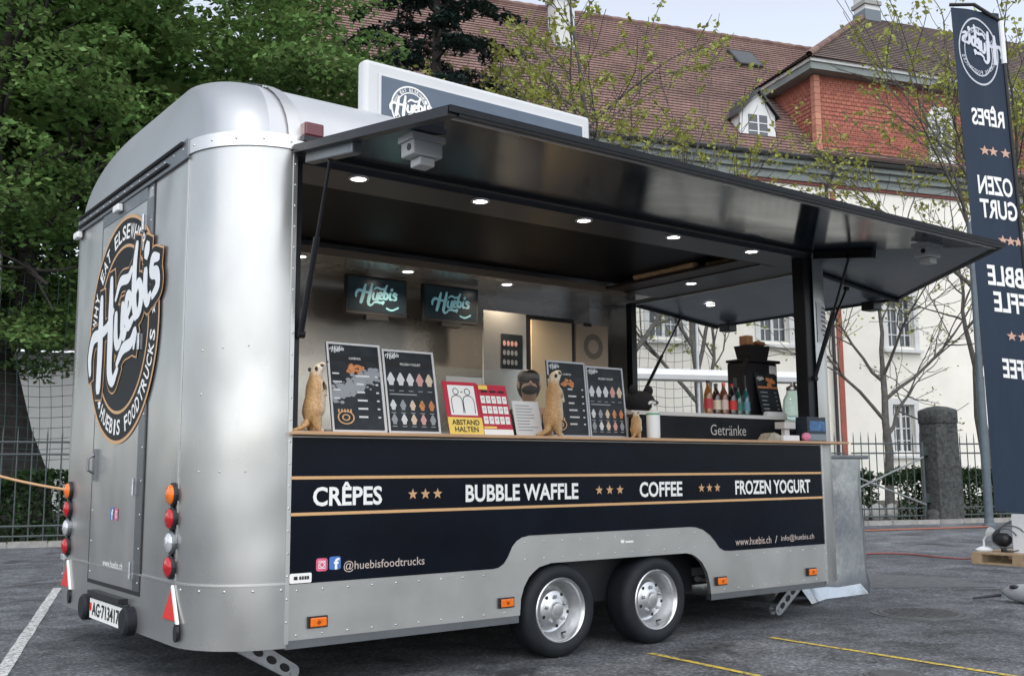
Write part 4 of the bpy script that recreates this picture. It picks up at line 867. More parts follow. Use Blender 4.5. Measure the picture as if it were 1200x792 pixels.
def hedge(s0, s1, d0, d1, h, n, label, gap=None):
    t = thing('hedge', tuple(fr_r((s0+s1)/2, (d0+d1)/2)), label, 'hedge'); C = []
    while len(C) < n:
        s, d, z = rng.uniform(s0, s1), rng.uniform(d0, d1), rng.uniform(.05, h)
        hh = h*(1+.07*math.sin(s*2.3)+.05*math.sin(s*5.1+1)+.03*math.sin(s*11))
        if z > hh: continue
        if (z < hh-.28 and d > d0+.25) or rng.uniform() < .1: continue
        q = fr_r(s, d+.05*math.sin(z*7+s*4)); C.append((q[0], q[1], z+rng.normal(0, .03)))
    V, Q = leaves(C, .058, .1); mesh_np('foliage', V, Q, leaf_h, t, origin=WL[t.name])
    mb = MB(); nseg = int((s1-s0)/.5)
    for k in range(nseg): p = fr_r(s0+.25+k*.5, (d0+d1)/2); mb.tube([(p[0], p[1], 0), (p[0]+random.uniform(-.1, .1), p[1], h*.7)], [.03, .012], 5)
    o = mb.build('stems', bark_d, t); o['kind'] = 'stuff'
hedge(-7, 1.6, .35, 1.2, 1.27, 15000, 'clipped green hedge behind the fence left of the trailer')
hedge(11.5, 15.4, .9, 1.8, 1.20, 9000, 'clipped green hedge behind the iron gate')
hedge(15.6, 25.5, .35, 1.3, 1.22, 17000, 'clipped green hedge behind the fence right of the pillar')
# low stones behind the gate
for k in range(5):
    p = fr_r(13.9+k*.42, .75); mb = MB(); mb.ball((p[0], p[1], .2), (.24, .16, .20+.04*random.random()), 10, 6); tag(mb.build('boulder', M('pale_stone', (.34, .34, .33), r=.9, var=.25, vs=6, bump=.6, bs=12), smooth=True), 'pale grey boulder on the ground behind the iron gate', 'stone', 'boulders behind the gate')
# net on poles behind the fence
netm = M('net_cord_green', (.035, .075, .07), r=.7)
def net(s0, s1, z0, z1, c, step, label, sag=.12, mat=netm):
    t = thing('ball_net', tuple(fr_r((s0+s1)/2, c)), label, 'net')
    def pt(s, z): return (*fr_r(s+.03*math.sin(z*2.1+s), c+.05*math.sin(s*1.7)*math.cos(z*1.3))[:2], z-sag*math.sin((s-s0)/(s1-s0)*math.pi*3)**2*(z-z0)/(z1-z0))
    mb = MB()
    for k in range(int((s1-s0)/step)+1): s = s0+k*step; mb.tube([pt(s, z0+(z1-z0)*j/12) for j in range(13)], .0065, 3, False)
    for k in range(int((z1-z0)/step)+1): z = z0+k*step; mb.tube([pt(s0+(s1-s0)*j/24, z) for j in range(25)], .0065, 3, False)
    o = mb.build('mesh', mat, t); o['kind'] = 'stuff'
    mb = MB(); mb.tube([pt(s0+(s1-s0)*j/24, z1) for j in range(25)], .012, 5); mb.build('top_rope', M('rope_green', (.10, .16, .13), r=.7), t)
    for s in (s0, s1): p = fr_r(s, c); mb = MB(); mb.tube([(p[0], p[1], 0), (p[0], p[1], z1+.1)], .04, 8); mb.build('net_pole', zinc, t)
net(-3.4, 1.4, .1, 5.7, 1.6, .20, 'green ball net hung between poles left of the trailer')
net(7.6, 11.75, .1, 5.6, 2.6, .22, 'ball net seen through the trailer nose opening', mat=M('net_cord_dark', (.10, .12, .12), r=.7))
bar = MB(); p0, p1 = fr_r(7.6, 2.5), fr_r(14.6, 2.5)
bar.tube([(p0[0], p0[1], 3.44), (p1[0], p1[1], 3.44)], .15, 8); o = bar.build('white_rail', white_m); tag(o, 'white horizontal rail across the net behind the trailer nose', 'rail')

# ------------------------------------------------------------------ trees
def grow(base, dirv, length, r, levels, spread, kids, curl=.12, upb=.25, seed=0, n_seg=5, taper=.55, start=.35, minr=.006):
    rg = random.Random(seed); segs = []; tips = []
    def rec(p, d, L_, r_, lev):
        pts = [np.array(p)]; rs = [r_]; d = np.array(d)/np.linalg.norm(d)
        for k in range(n_seg):
            d = d+np.array([rg.gauss(0, curl), rg.gauss(0, curl), rg.gauss(0, curl*.7)+upb*.1]); d = d/np.linalg.norm(d)
            pts.append(pts[-1]+d*L_/n_seg); rs.append(max(minr, r_*(1-(1-taper)*(k+1)/n_seg)))
        segs.append((pts, rs, lev))
        if lev == 0:
            for q in pts[2:]: tips.append(q)
            return
        nk = kids[len(kids)-lev] if len(kids) >= lev else 3
        for k in range(nk):
            t = start+(1-start)*(k+rg.random())/nk; i = min(n_seg-1, int(t*n_seg)); f = t*n_seg-i; q = pts[i]*(1-f)+pts[i+1]*f
            az = k*2.4+rg.random()*1.2; pr = np.cross(d, (0, 0, 1.0)) if abs(d[2]) < .95 else np.array((1.0, 0, 0)); pr = pr/np.linalg.norm(pr); pr2 = np.cross(d, pr)
            sp = spread*(.75+.5*rg.random()); nd = d*math.cos(sp)+(pr*math.cos(az)+pr2*math.sin(az))*math.sin(sp)+np.array((0, 0, upb))
            rec(q, nd, L_*(.50+.25*rg.random()), rs[i]*.55, lev-1)
        rec(pts[-1], d+np.array((0, 0, upb*.3)), L_*.6, rs[-1], lev-1)
    rec(base, dirv, length, r, levels)
    return segs, tips
def tree(name, base, label, cat, segs, C, leafsize, leafmat, barkmat, group=None, flat=.4, el=1.6):
    t = thing(name, tuple(base), label, cat, group); mb = MB()
    for pts, rs, lev in segs: mb.tube(pts, rs, 9 if lev >= 3 else (6 if lev == 2 else 4), caps=False)
    mb.build('trunk', barkmat, t, smooth=True)
    if len(C): V, Q = leaves(C, leafsize, flat, el=el); mesh_np('crown', V, Q, leafmat, t, origin=WL[t.name])
    return t
def tufts(tips, n, rad, p=1.0, zs=.8):
    C = []
    for q in tips:
        if rng.uniform() > p: continue
        C.append(q+rng.normal(size=(n, 3))*np.array((rad, rad, rad*zs)))
    return np.concatenate(C) if C else np.zeros((0, 3))
# big broad tree on the left
base = BW(-3.0, 18); segs, tips = grow(base, (.02, 0, 1), 5.2, .62, 4, .85, [6, 5, 4, 4], .10, .12, 5, start=.55)
segs = [q for q in segs if q[2] >= 1]; C = []
def clump(s, c, z, r, n):
    u = rng.normal(size=(n, 3)); u /= np.linalg.norm(u, axis=1)[:, None]; u *= (rng.uniform(.35, 1, n)**.5)[:, None]
    u[:, 2] = u[:, 2]*.26-.30*(u[:, 0]**2+u[:, 1]**2); return BW(s, c, z)+u*r
k = 0
while k < 620:
    u = rng.normal(size=3); u /= np.linalg.norm(u); q = rng.uniform(.45, 1.0)**.55
    s, c, z = -3.5+u[0]*8.5*q, 17.2+u[1]*5.2*q, 9.6+u[2]*6.9*q
    if z < 3.6 or (z < 5.2 and s > -1.4): continue
    C.append(clump(s, c, z, rng.uniform(.7, 1.25), 270)); k += 1
nl = sum(len(q) for q in C); k = 0
while k < 330:
    u = rng.normal(size=3); u /= np.linalg.norm(u); q = rng.uniform(.0, .85)
    s, c, z = -3.2+u[0]*8.2*q, 18.4+u[1]*4.0*q, 9.6+u[2]*6.4*q
    if z < 4.2: continue
    C.append(clump(s, c, z, rng.uniform(1.0, 1.6), 120)); k += 1
lsz = np.concatenate([np.full(nl, .085), np.full(sum(len(q) for q in C)-nl, .20)])
tree('broad_tree', base, 'big leafy green tree filling the upper left behind the trailer', 'tree', segs, np.concatenate(C), lsz, leaf_g, bark_d, flat=.5)
# second, darker leafy tree further left to the back
base = BW(-11, 21); segs, tips = grow(base, (0, 0, 1), 5.0, .5, 3, .8, [6, 5, 4], .1, .12, 9); C = []
for k in range(190):
    u = rng.normal(size=3); u /= np.linalg.norm(u); q = rng.uniform(.4, 1.0)**.5; s, c, z = -10+u[0]*6.5*q, 23+u[1]*4*q, 7.6+u[2]*5.6*q
    if z > 2.2: C.append(clump(s, c, z, rng.uniform(.8, 1.4), 130))
tree('leafy_tree', base, 'darker leafy tree further back at the left edge', 'tree', segs, np.concatenate(C), .15, leaf_g, bark_d)
# dark conifer behind it
base = BW(7.0, 22.5); t = thing('conifer', tuple(base), 'dark blue green conifer with drooping branches before the tiled roof', 'tree'); mb = MB(); mb.tube([base, base+np.array((0, 0, 9)), base+np.array((.1, 0, 19))], [.38, .22, .03], 9); C = []
rg = random.Random(4)
for k in range(92):
    z = 3.2+15.4*(k/92)**.9; L_ = (20.5-z)*.34+.55; L_ *= rg.uniform(.75, 1.1); az = k*2.399+rg.uniform(-.3, .3); d = np.array((math.cos(az), math.sin(az), 0)); pts = []
    for j in range(7):
        f = j/6; pts.append(base+np.array((0, 0, z+.25*math.sin(f*3)*L_*.3-.16*f*f*L_))+d*L_*f)
    mb.tube(pts, [.05*(1-.85*j/6)+.006 for j in range(7)], 4, False); sd_ = np.array((-d[1], d[0], 0))
    for j in range(40):
        f = rg.uniform(.15, 1); i = min(5, int(f*6)); q = pts[i]+(pts[i+1]-pts[i])*(f*6-i); ln = .95*(1-f*.55)*rg.choice((-1, 1))*rg.uniform(.5, 1)*min(1, L_/2.5)
        e_ = q+(sd_*ln*.8+d*abs(ln)*.55)+np.array((0, 0, -.12*abs(ln)-.03))
        for m_ in range(11): C.append(q+(e_-q)*rg.uniform(.1, 1)+np.array((rg.gauss(0, .045), rg.gauss(0, .045), rg.gauss(0, .035))))
mb.build('trunk', bark_d, t, smooth=True); V, Q = leaves(np.array(C), .075, .6, el=3.2); mesh_np('crown', V, Q, leaf_c, t, origin=WL[t.name])
# young street trees, leaves just opening
def young(s, c, h, spread, seed, label, nleaf, rad, p, ls=.075, lean=(0, 0), r=.15, levels=3, kids=(5, 5, 4), first=.42, upb=.28):
    base = BW(s, c); segs, tips = grow(base, (lean[0], lean[1], 1), h*first/.62, r, levels, spread, list(kids), .10, upb, seed, start=.5, minr=.009)
    tree('young_tree', base, label, 'tree', segs, tufts(tips, nleaf, rad, p), ls, leaf_y, bark_g, 'young street trees', flat=.2)
young(11.3, 19, 14.0, .78, 21, 'tall young tree with fresh yellow green leaves above the roof sign', 6, .075, .45, .095, r=.20, levels=4, kids=(5, 4, 4, 3), first=.32, upb=.16)
young(13.9, 19, 9.0, .60, 8, 'sparse young tree seen through the trailer nose opening', 4, .13, .35, .07, r=.17, first=.36)
young(18.85, 18, 8.2, .85, 31, 'small bare young tree with a thin trunk left of the stone pillar', 3, .10, .30, .06, r=.14, first=.32, upb=.18)
young(21.5, 17, 13.0, .72, 14, 'tall young tree with yellow green leaves behind the banner', 6, .075, .38, .09, r=.19, levels=4, kids=(5, 4, 4, 3), first=.32, upb=.18)
young(27.5, 18.5, 13.0, .62, 17, 'young tree with yellow green leaves right of the banner', 6, .085, .45, .09, r=.2, levels=4, kids=(5, 4, 4, 3), first=.30)

# ------------------------------------------------------------------ things in and on the trailer
ZC = 1.4175
def uvec(v): v = np.array(v, float); return v/np.linalg.norm(v)
# screens
scr = M('screen_dark', (.010, .016, .022), r=.25, emit=(.02, .05, .07), es=.06); scr_l = M('screen_logo', (.12, .26, .31), r=.4, emit=(.22, .48, .56), es=.16)
for i, x in enumerate((1.765, 2.56)):
    t = thing('wall_screen', (x+.30, 2.80, 2.42), ('black wall screen showing the script logo, nearest the awning strut', 'black wall screen showing the script logo, second from the strut')[i], 'screen', 'screens hung in the trailer')
    y0 = 2.72; MB().box(x, x+.62, y0, y0+.05, 2.575, 2.925).build('screen_case', black_pl, t, bevel=.006)
    mb = MB(); mb.box(x+.02, x+.60, y0-.003, y0-.0005, 2.605, 2.905); mb.build('display', scr, t)
    f = Fr((x, y0-.003, 2.575), (1, 0, 0), (0, 0, 1)); mb = MB(); script_logo(mb, f, .09, .085, .43, 0, .012, .003); mb.build('screen_logo', scr_l, t)
    mb = MB(); pts = catmull([(.40, .075), (.46, .06), (.53, .09)], 6); mb.add([f(p[0], p[1]+s_*.008, .003) for p in pts for s_ in (1, -1)], [(2*k, 2*k+1, 2*k+3, 2*k+2) for k in range(len(pts)-1)]); mb.build('screen_swash', scr_l, t)
    mb = MB(); mb.box(x+.24, x+.40, y0+.051, 3.079, 2.64, 2.80); mb.box(x+.2, x+.42, y0-.01, y0+.06, 2.535, 2.574); mb.build('wall_bracket', black_pl, t)
# price boards leaning on the counter
board_m = M('board_dark', (.016, .021, .026), r=.45, spec=.35, var=.6, vs=7); chalk_w = M('print_white', (.58, .60, .61), r=.6); chalk_g = M('print_pale_grey', (.26, .28, .30), r=.6); orange_p = M('print_orange', (.50, .20, .08), r=.6, var=.4, vs=60); pink_p = M('print_pink', (.55, .30, .28), r=.6)
cream_p = M('print_cream', (.60, .48, .36), r=.6)
def price_board(x0, x1, y0, h, lean, label, kind, yaw=0.0, fm=None):
    o = np.array((x0, y0, ZC+.002)); r = uvec((math.cos(yaw), math.sin(yaw), 0)); u = uvec((-.0, lean, 1)); u = uvec(u-r*(u@r)); f = Fr(o, r, u); w_ = (x1-x0)
    t = thing('price_board', tuple(o+r*w_/2), label, 'price board', 'price boards on the counter')
    mb = MB(); mb.obox(f(w_/2, h/2, -.006), r*w_/2, u*h/2, f.n*.005); mb.build('board', board_m, t)
    fmat = fm or M('board_edge', (.55, .56, .57), r=.5); b_ = .012
    for q in ((0, 0, w_, b_), (0, h-b_, w_, h), (0, b_, b_, h-b_), (w_-b_, b_, w_, h-b_)):
        mb = MB(); mb.obox(f((q[0]+q[2])/2, (q[1]+q[3])/2, .002), r*(q[2]-q[0])/2, u*(q[3]-q[1])/2, f.n*.003); mb.build('frame', fmat, t)
    W_ = lambda a: a*w_
    mb = MB(); script_logo(mb, f, W_(.06), h*.885, W_(.26), 0, .02, .002, 4); mb.build('logo_print', chalk_w, t)
    mb = MB(); rect2d(mb, f, W_(.04), h*.80, W_(.96), h*.865, .0006); mb.build('heading_band', M('band_black', (.006, .007, .009), r=.5), t)
    mb = MB(); put_text(mb, f, 'CRÊPES' if kind == 1 else 'FROZEN YOGURT', W_(.40 if kind == 1 else .33), h*.815, W_(.22 if kind == 1 else .4), h*.03, .0015, .02); mb.build('heading', chalk_w, t)
    rg = random.Random(int(x0*1000))
    if kind == 1:
        mb = MB()
        for k in range(26): cx, cy = rg.uniform(.36, .66), rg.uniform(.655, .755); disc2d(mb, f, W_(.035), .0008+k*.00004, 8, W_(cx), h*cy, .8)
        o_ = mb.build('food_print', orange_p, t); o_['kind'] = 'stuff'
        if yaw == 0 and x0 < 1:
            mb = MB()      # dusting of sugar across the board
            for k in range(520):
                a = rg.random(); cx = .05+.9*a; cy = .40+.28*a+rg.gauss(0, .045); sz = rg.uniform(.004, .016)
                if .03 < cx < .95 and cy < .72: disc2d(mb, f, sz*(1.2-.3*a), .0010+k*.000004, 6, W_(cx), h*cy, rg.uniform(.5, 1))
            o_ = mb.build('sugar_print', chalk_g, t); o_['kind'] = 'stuff'
        mb = MB()
        for k in range(6):
            y = h*(.62-k*.092); rect2d(mb, f, W_(.50), y, W_(.50+rg.uniform(.12, .26)), y+h*.020, .0032); rect2d(mb, f, W_(.86), y, W_(.91), y+h*.018, .0032)
            if k < 4: rect2d(mb, f, W_(.07), y+h*.02, W_(.07+rg.uniform(.1, .2)), y+h*.036, .0032)
        o_ = mb.build('price_lines', chalk_w, t); o_['kind'] = 'stuff'
        mb = MB(); ring2d(mb, f, W_(.13), W_(.155), .0034, 20, W_(.26), h*.16, .75); ring2d(mb, f, W_(.05), W_(.075), .0036, 14, W_(.26), h*.16, .75)
        for k in range(5): rect2d(mb, f, W_(.12+k*.055), h*.215, W_(.15+k*.055), h*.25, .0038)
        o_ = mb.build('badge_print', tan_print, t); o_['kind'] = 'stuff'
    else:
        for row, (cy, sc, mts) in enumerate(((.64, 1.25, (chalk_w, chalk_w, chalk_w, pink_p, cream_p)), (.33, 1.0, (chalk_w, chalk_g, cream_p, orange_p, orange_p)), (.16, 1.0, (chalk_g, chalk_w, cream_p, pink_p, chalk_g)))):
            for k in range(5):
                mb = MB(); cx = .13+k*.185; s_ = .06*sc
                for j, (dy, rr) in enumerate(((0, 1.0), (.022, .75), (.042, .5), (.058, .28))): disc2d(mb, f, W_(s_*rr), .001+j*.0003, 12, W_(cx), h*(cy+dy*sc), .7)
                mb.add([f(W_(cx-s_*.75), h*(cy-.012), .0007), f(W_(cx-s_*.5), h*(cy-.055*sc), .0007), f(W_(cx+s_*.5), h*(cy-.055*sc), .0007), f(W_(cx+s_*.75), h*(cy-.012), .0007)], [(0, 1, 2, 3)])
                mb.build('cup_print', mts[k], t)
        mb = MB()
        for row in (.50, .235, .075):
            for k in range(5): rect2d(mb, f, W_(.08+k*.185), h*row, W_(.08+k*.185+.09), h*row+h*.010, .001)
        rect2d(mb, f, W_(.08), h*.455, W_(.60), h*.47, .001)
        o_ = mb.build('price_lines', chalk_g, t); o_['kind'] = 'stuff'
    return t
price_board(.275, .628, .03, .535, .20, 'dark crepe price board dusted white, next to the big statue on the left', 1)
price_board(.642, 1.005, .03, .515, .20, 'dark frozen yogurt price board with rows of cups, left of the red poster', 2)
fm2 = M('board_edge_steel', (.40, .42, .44), r=.4, m=.5)
price_board(1.93, 2.27, .10, .52, .10, 'dark crepe price board behind the standing statue, right of the face', 1, .001, fm2)
price_board(2.275, 2.625, .10, .50, .10, 'dark frozen yogurt price board with cups, next to the small statue', 2, 0, fm2)
# red distance posters
def poster(x0, w_, h, y0, lean, label, kind):
    o = np.array((x0, y0, ZC+.002)); r = np.array((1.0, 0, 0)); u = uvec((0, lean, 1)); f = Fr(o, r, u); t = thing('poster', tuple(o+r*w_/2), label, 'poster', 'red notices on the counter')
    redp = M('poster_red', (.46, .02, .05), r=.5); yelp = M('poster_yellow', (.80, .58, .12), r=.5)
    mb = MB(); mb.obox(f(w_/2, h/2, -.003), r*w_/2, u*h/2, f.n*.0025); mb.build('sheet', redp, t)
    if kind == 1:
        mb = MB(); rect2d(mb, f, w_*.12, h*.36, w_*.90, h*.93, .0015); mb.build('white_field', white_print, t)
        mb = MB(); rect2d(mb, f, 0, 0, w_, h*.32, .0015); mb.build('yellow_field', yelp, t)
        mb = MB(); put_text(mb, f, 'ABSTAND', w_*.10, h*.175, w_*.8, h*.10, .003, .02); mb.build('lettering', black_pl, t)
        mb = MB(); put_text(mb, f, 'HALTEN', w_*.16, h*.045, w_*.68, h*.10, .003, .02); mb.build('lettering', black_pl, t)
        for cx in (.34, .68):
            mb = MB(); ring2d(mb, f, w_*.070, w_*.088, .003, 18, w_*cx, h*.81, 1)
            pts = catmull([(cx-.15, .40), (cx-.16, .60), (cx-.12, .70), (cx, .735), (cx+.12, .70), (cx+.16, .60), (cx+.15, .40)], 4); vs = []
            for k, p in enumerate(pts):
                tn = pts[min(k+1, len(pts)-1)]-pts[max(0, k-1)]; nn = np.array((-tn[1], tn[0])); nn /= np.linalg.norm(nn)+1e-9
                for s_ in (1, -1): vs.append(f((p[0]+nn[0]*.009*s_)*w_, (p[1]+nn[1]*.007*s_)*h, .0032))
            mb.add(vs, [(2*k, 2*k+1, 2*k+3, 2*k+2) for k in range(len(pts)-1)]); mb.build('figure_outline', black_pl, t)
        mb = MB(); rect2d(mb, f, w_*.48, h*.795, w_*.54, h*.81, .003); mb.build('distance_arrow', black_pl, t)
    else:
        mb = MB(); rect2d(mb, f, 0, 0, w_, h*.11, .0015); mb.build('white_field', white_print, t)
        mb = MB(); rect2d(mb, f, w_*.02, h*.125, w_*.45, h*.165, .0015); mb.build('yellow_field', yelp, t)
        mb = MB(); rect2d(mb, f, w_*.03, h*.90, w_*.34, h*.985, .0015); mb.build('yellow_field', yelp, t)
        for row in range(3):
            for k in range(5):
                x, y = w_*(.05+k*.186), h*(.215+row*.205); mb = MB(); rect2d(mb, f, x, y, x+w_*.15, y+h*.15, .0015); mb.build('pictogram', white_print, t)
                mb = MB(); ring2d(mb, f, w_*.022, w_*.034, .003, 12, x+w_*.075, y+h*.085); mb.build('pictogram_mark', chalk_g, t)
        for k in range(3): mb = MB(); rect2d(mb, f, w_*(.10+k*.29), h*.845, w_*(.10+k*.29+.22), h*.885, .0022); mb.build('heading', black_pl, t)
poster(1.065, .258, .345, .02, .28, 'red and yellow distance poster with two outlined figures', 1)
poster(1.326, .228, .335, .02, .28, 'red hygiene poster with a grid of white pictograms', 2)
o = np.array((1.64, .10, ZC+.002)); f = Fr(o, (1, 0, 0), uvec((0, .25, 1))); t = thing('paper_sheet', tuple(o), 'white printed sheet leaning on the counter beside the red poster', 'paper')
mb = MB(); mb.obox(f(.11, .12, -.002), np.array((.11, 0, 0)), f.u*.12, f.n*.0015); mb.build('sheet', M('paper_white', (.66, .67, .68), r=.7), t)
mb = MB(); rg = random.Random(3)
for k in range(9): rect2d(mb, f, .02, .205-k*.021, .02+rg.uniform(.10, .18), .211-k*.021, .001)
q = mb.build('print_lines', chalk_g, t); q['kind'] = 'stuff'
# animal statues
def fur_mat():
    mt = bpy.data.materials.new('statue_fur'); mt.use_nodes = True; t = mt.node_tree; N = t.nodes; L = t.links; b = N['Principled BSDF']
    tc = N.new('ShaderNodeTexCoord'); sp = N.new('ShaderNodeSeparateXYZ'); L.new(tc.outputs['Generated'], sp.inputs[0])
    nz = N.new('ShaderNodeTexNoise'); nz.inputs['Scale'].default_value = 90; nz.inputs['Detail'].default_value = 5; L.new(tc.outputs['Object'], nz.inputs['Vector'])
    def mr(i, a, b_, c, d):
        q = N.new('ShaderNodeMapRange'); q.inputs[1].default_value = a; q.inputs[2].default_value = b_; q.inputs[3].default_value = c; q.inputs[4].default_value = d; L.new(i, q.inputs[0]); return q.outputs[0]
    mx = N.new('ShaderNodeMix'); mx.data_type = 'RGBA'; mx.inputs[6].default_value = (.42, .25, .11, 1); mx.inputs[7].default_value = (.66, .58, .46, 1)
    ad = N.new('ShaderNodeMath'); ad.operation = 'ADD'; ad.use_clamp = True; L.new(mr(sp.outputs['X'], .66, .85, 0, .8), ad.inputs[0]); L.new(mr(sp.outputs['Z'], .78, .88, 0, .75), ad.inputs[1]); L.new(ad.outputs[0], mx.inputs[0])
    hs = N.new('ShaderNodeHueSaturation'); L.new(mx.outputs[2], hs.inputs['Color']); L.new(mr(nz.outputs[0], .3, .7, .7, 1.25), hs.inputs['Value']); L.new(hs.outputs[0], b.inputs['Base Color']); b.inputs['Roughness'].default_value = .55
    bp = N.new('ShaderNodeBump'); bp.inputs['Strength'].default_value = .35; bp.inputs['Distance'].default_value = .004; L.new(nz.outputs[0], bp.inputs['Height']); L.new(bp.outputs[0], b.inputs['Normal']); return mt
fur = fur_mat()
def meerkat(x, y, z, h, yaw, label, look=.25, fat=1.0):
    vs = [(-.03, 0, .20), (.0, 0, .36), (.015, 0, .54), (.0, 0, .66), (.0, 0, .745), (.02, 0, .86), (.10, 0, .87+look*.12), (.16, 0, .865+look*.2),
          (-.02, .075, .17), (.0, .085, .07), (.01, .085, .022), (.085, .09, .015), (-.02, -.075, .17), (.0, -.085, .07), (.01, -.085, .022), (.085, -.09, .015),
          (-.10, 0, .13), (-.18, 0, .06), (-.29, 0, .022), (-.38, 0, .012),
          (.035, .085, .60), (.07, .105, .50), (.135, .06, .515), (.035, -.085, .60), (.07, -.105, .50), (.135, -.06, .515)]
    rs = [.115, .125, .105, .078, .060, .082, .055, .026, .085, .052, .034, .026, .085, .052, .034, .026, .055, .036, .026, .014, .048, .032, .022, .048, .032, .022]
    ed = [(0, 1), (1, 2), (2, 3), (3, 4), (4, 5), (5, 6), (6, 7), (0, 8), (8, 9), (9, 10), (10, 11), (0, 12), (12, 13), (13, 14), (14, 15), (0, 16), (16, 17), (17, 18), (18, 19), (3, 20), (20, 21), (21, 22), (3, 23), (23, 24), (24, 25)]
    c, s_ = math.cos(yaw), math.sin(yaw); xf = lambda v: (x+h*(v[0]*c-v[1]*s_*fat), y+h*(v[0]*s_+v[1]*c*fat), z+h*v[2])
    t = thing('meerkat_statue', (x, y, z), label, 'statue', 'meerkat statues on the counter')
    skin(vs, ed, [r*(fat if i < 5 else (1.15 if i < 8 else 1.08)) for i, r in enumerate(rs)], 'body', fur, t, 2, 0, xf)
    for sg in (1, -1):
        q = xf((.062, .052*sg, .885+look*.06)); mb = MB(); mb.ball(q, (.030*h, .030*h, .026*h), 10, 7); mb.build('eye_patch', M('statue_dark', (.03, .024, .02), r=.4), t, smooth=True)
        q = xf((.080, .064*sg, .888+look*.06)); mb = MB(); mb.ball(q, .013*h, 8, 6); mb.build('eye', M('eye_gloss', (.01, .008, .006), r=.08), t, smooth=True)
        q = xf((-.035, .075*sg, .865)); mb = MB(); mb.ball(q, (.022*h, .026*h, .030*h), 10, 7); mb.build('ear', MATS['statue_dark'], t, smooth=True)
    q = xf((.190, 0, .872+look*.24)); mb = MB(); mb.ball(q, .017*h, 8, 6); mb.build('nose', MATS['statue_dark'], t, smooth=True)
    return t
meerkat(.155, .02, ZC, .405, .05, 'big tan meerkat statue looking up, leftmost on the counter', .45, 1.25)
meerkat(1.86, -.01, ZC, .455, .15, 'tall tan meerkat statue standing by the masked face', .35, 1.08)
meerkat(2.66, .05, ZC, .205, .3, 'small meerkat statue beside the white pump bottle', .1, 1.35)
# white pump bottle
t = thing('pump_bottle', (2.80, .02, ZC), 'white pump bottle with a green band by the small statue', 'bottle')
mb = MB(); mb.lathe([(.001, 0), (.046, 0), (.048, .02), (.048, .17), (.040, .19), (.018, .20), (.018, .215), (.001, .215)], (2.80, .02, ZC), n=24); mb.build('bottle', M('pump_white', (.72, .73, .72), r=.35), t, smooth=True, auto=40)
mb = MB(); mb.lathe([(.0490, .165), (.0490, .178)], (2.80, .02, ZC), n=24); mb.build('green_band', M('green_band', (.10, .35, .18), r=.4), t)
mb = MB(); mb.tube([(2.80, .02, ZC+.21), (2.80, .02, ZC+.25)], .008, 8); mb.tube([(2.82, .02, ZC+.253), (2.76, .0, ZC+.255), (2.74, -.005, ZC+.245)], .010, 8); mb.build('pump', M('pump_white', (.7, .7, .7)), t)
# black plush with round ears
t = thing('black_plush', (3.10, .47, 1.636), 'black plush head with round ears on the raised shelf', 'toy'); pm = M('black_plush', (.010, .010, .013), r=.85, var=.3, vs=40, bump=.6, bs=120)
mb = MB(); mb.ball((3.10, .47, 1.715), (.135, .11, .085), 18, 12); mb.build('head', pm, t, smooth=True)
for dx in (-.075, .085): mb = MB(); mb.ball((3.10+dx, .45, 1.80), (.042, .025, .042), 12, 8); mb.build('ear', pm, t, smooth=True)
mb = MB(); mb.ball((3.15, .375, 1.705), (.06, .03, .022), 12, 8); mb.build('muzzle', M('plush_grey', (.08, .08, .09), r=.9), t, smooth=True)
# bottles on the raised shelf
ZS = 1.6355
def bottle(x, y, h, r, col, lab, cap, label, tr=0.0):
    t = thing('bottle', (x, y, ZS), label, 'bottle', 'drink bottles on the raised shelf')
    mb = MB(); mb.lathe([(.001, 0), (r, 0), (r*1.02, .01), (r*1.02, h*.58), (r*.85, h*.68), (r*.42, h*.82), (r*.38, h*.93)], (x, y, ZS), n=20); mb.build('glass', col, t, smooth=True, auto=50)
    mb = MB(); mb.lathe([(r*1.045, h*.16), (r*1.045, h*.46)], (x, y, ZS), n=20); mb.build('bottle_label', lab, t, smooth=True)
    mb = MB(); mb.lathe([(r*.45, h*.92), (r*.45, h), (.001, h)], (x, y, ZS), n=14); mb.build('cap', cap, t)
gl = lambda n, c: M(n, c, r=.08, spec=.7, coat=.5)
bottle(3.80, .40, .27, .034, gl('amber_syrup', (.22, .075, .012)), M('label_red', (.40, .03, .04)), black_pl, 'amber bottle with a red label, leftmost on the raised shelf')
bottle(3.895, .40, .25, .033, gl('dark_cola', (.03, .010, .010)), M('label_cream', (.60, .55, .42)), black_pl, 'dark bottle with a cream label, second on the raised shelf')
bottle(3.985, .40, .26, .034, gl('brown_syrup', (.12, .03, .014)), M('label_pale', (.55, .45, .40)), red_refl, 'brown bottle with a red cap and pale label')
bottle(4.085, .40, .255, .036, gl('black_cola', (.012, .008, .010)), M('label_cola', (.50, .02, .02)), M('cap_red', (.4, .02, .02)), 'black drink bottle with a bright red label')
bottle(4.185, .42, .235, .033, gl('green_bottle', (.010, .06, .05)), M('label_green', (.03, .16, .13)), black_pl, 'dark green bottle left of the price card')
bottle(4.28, .42, .245, .033, gl('teal_bottle', (.015, .08, .09)), M('label_blue', (.10, .22, .30)), black_pl, 'teal bottle hard against the price card')
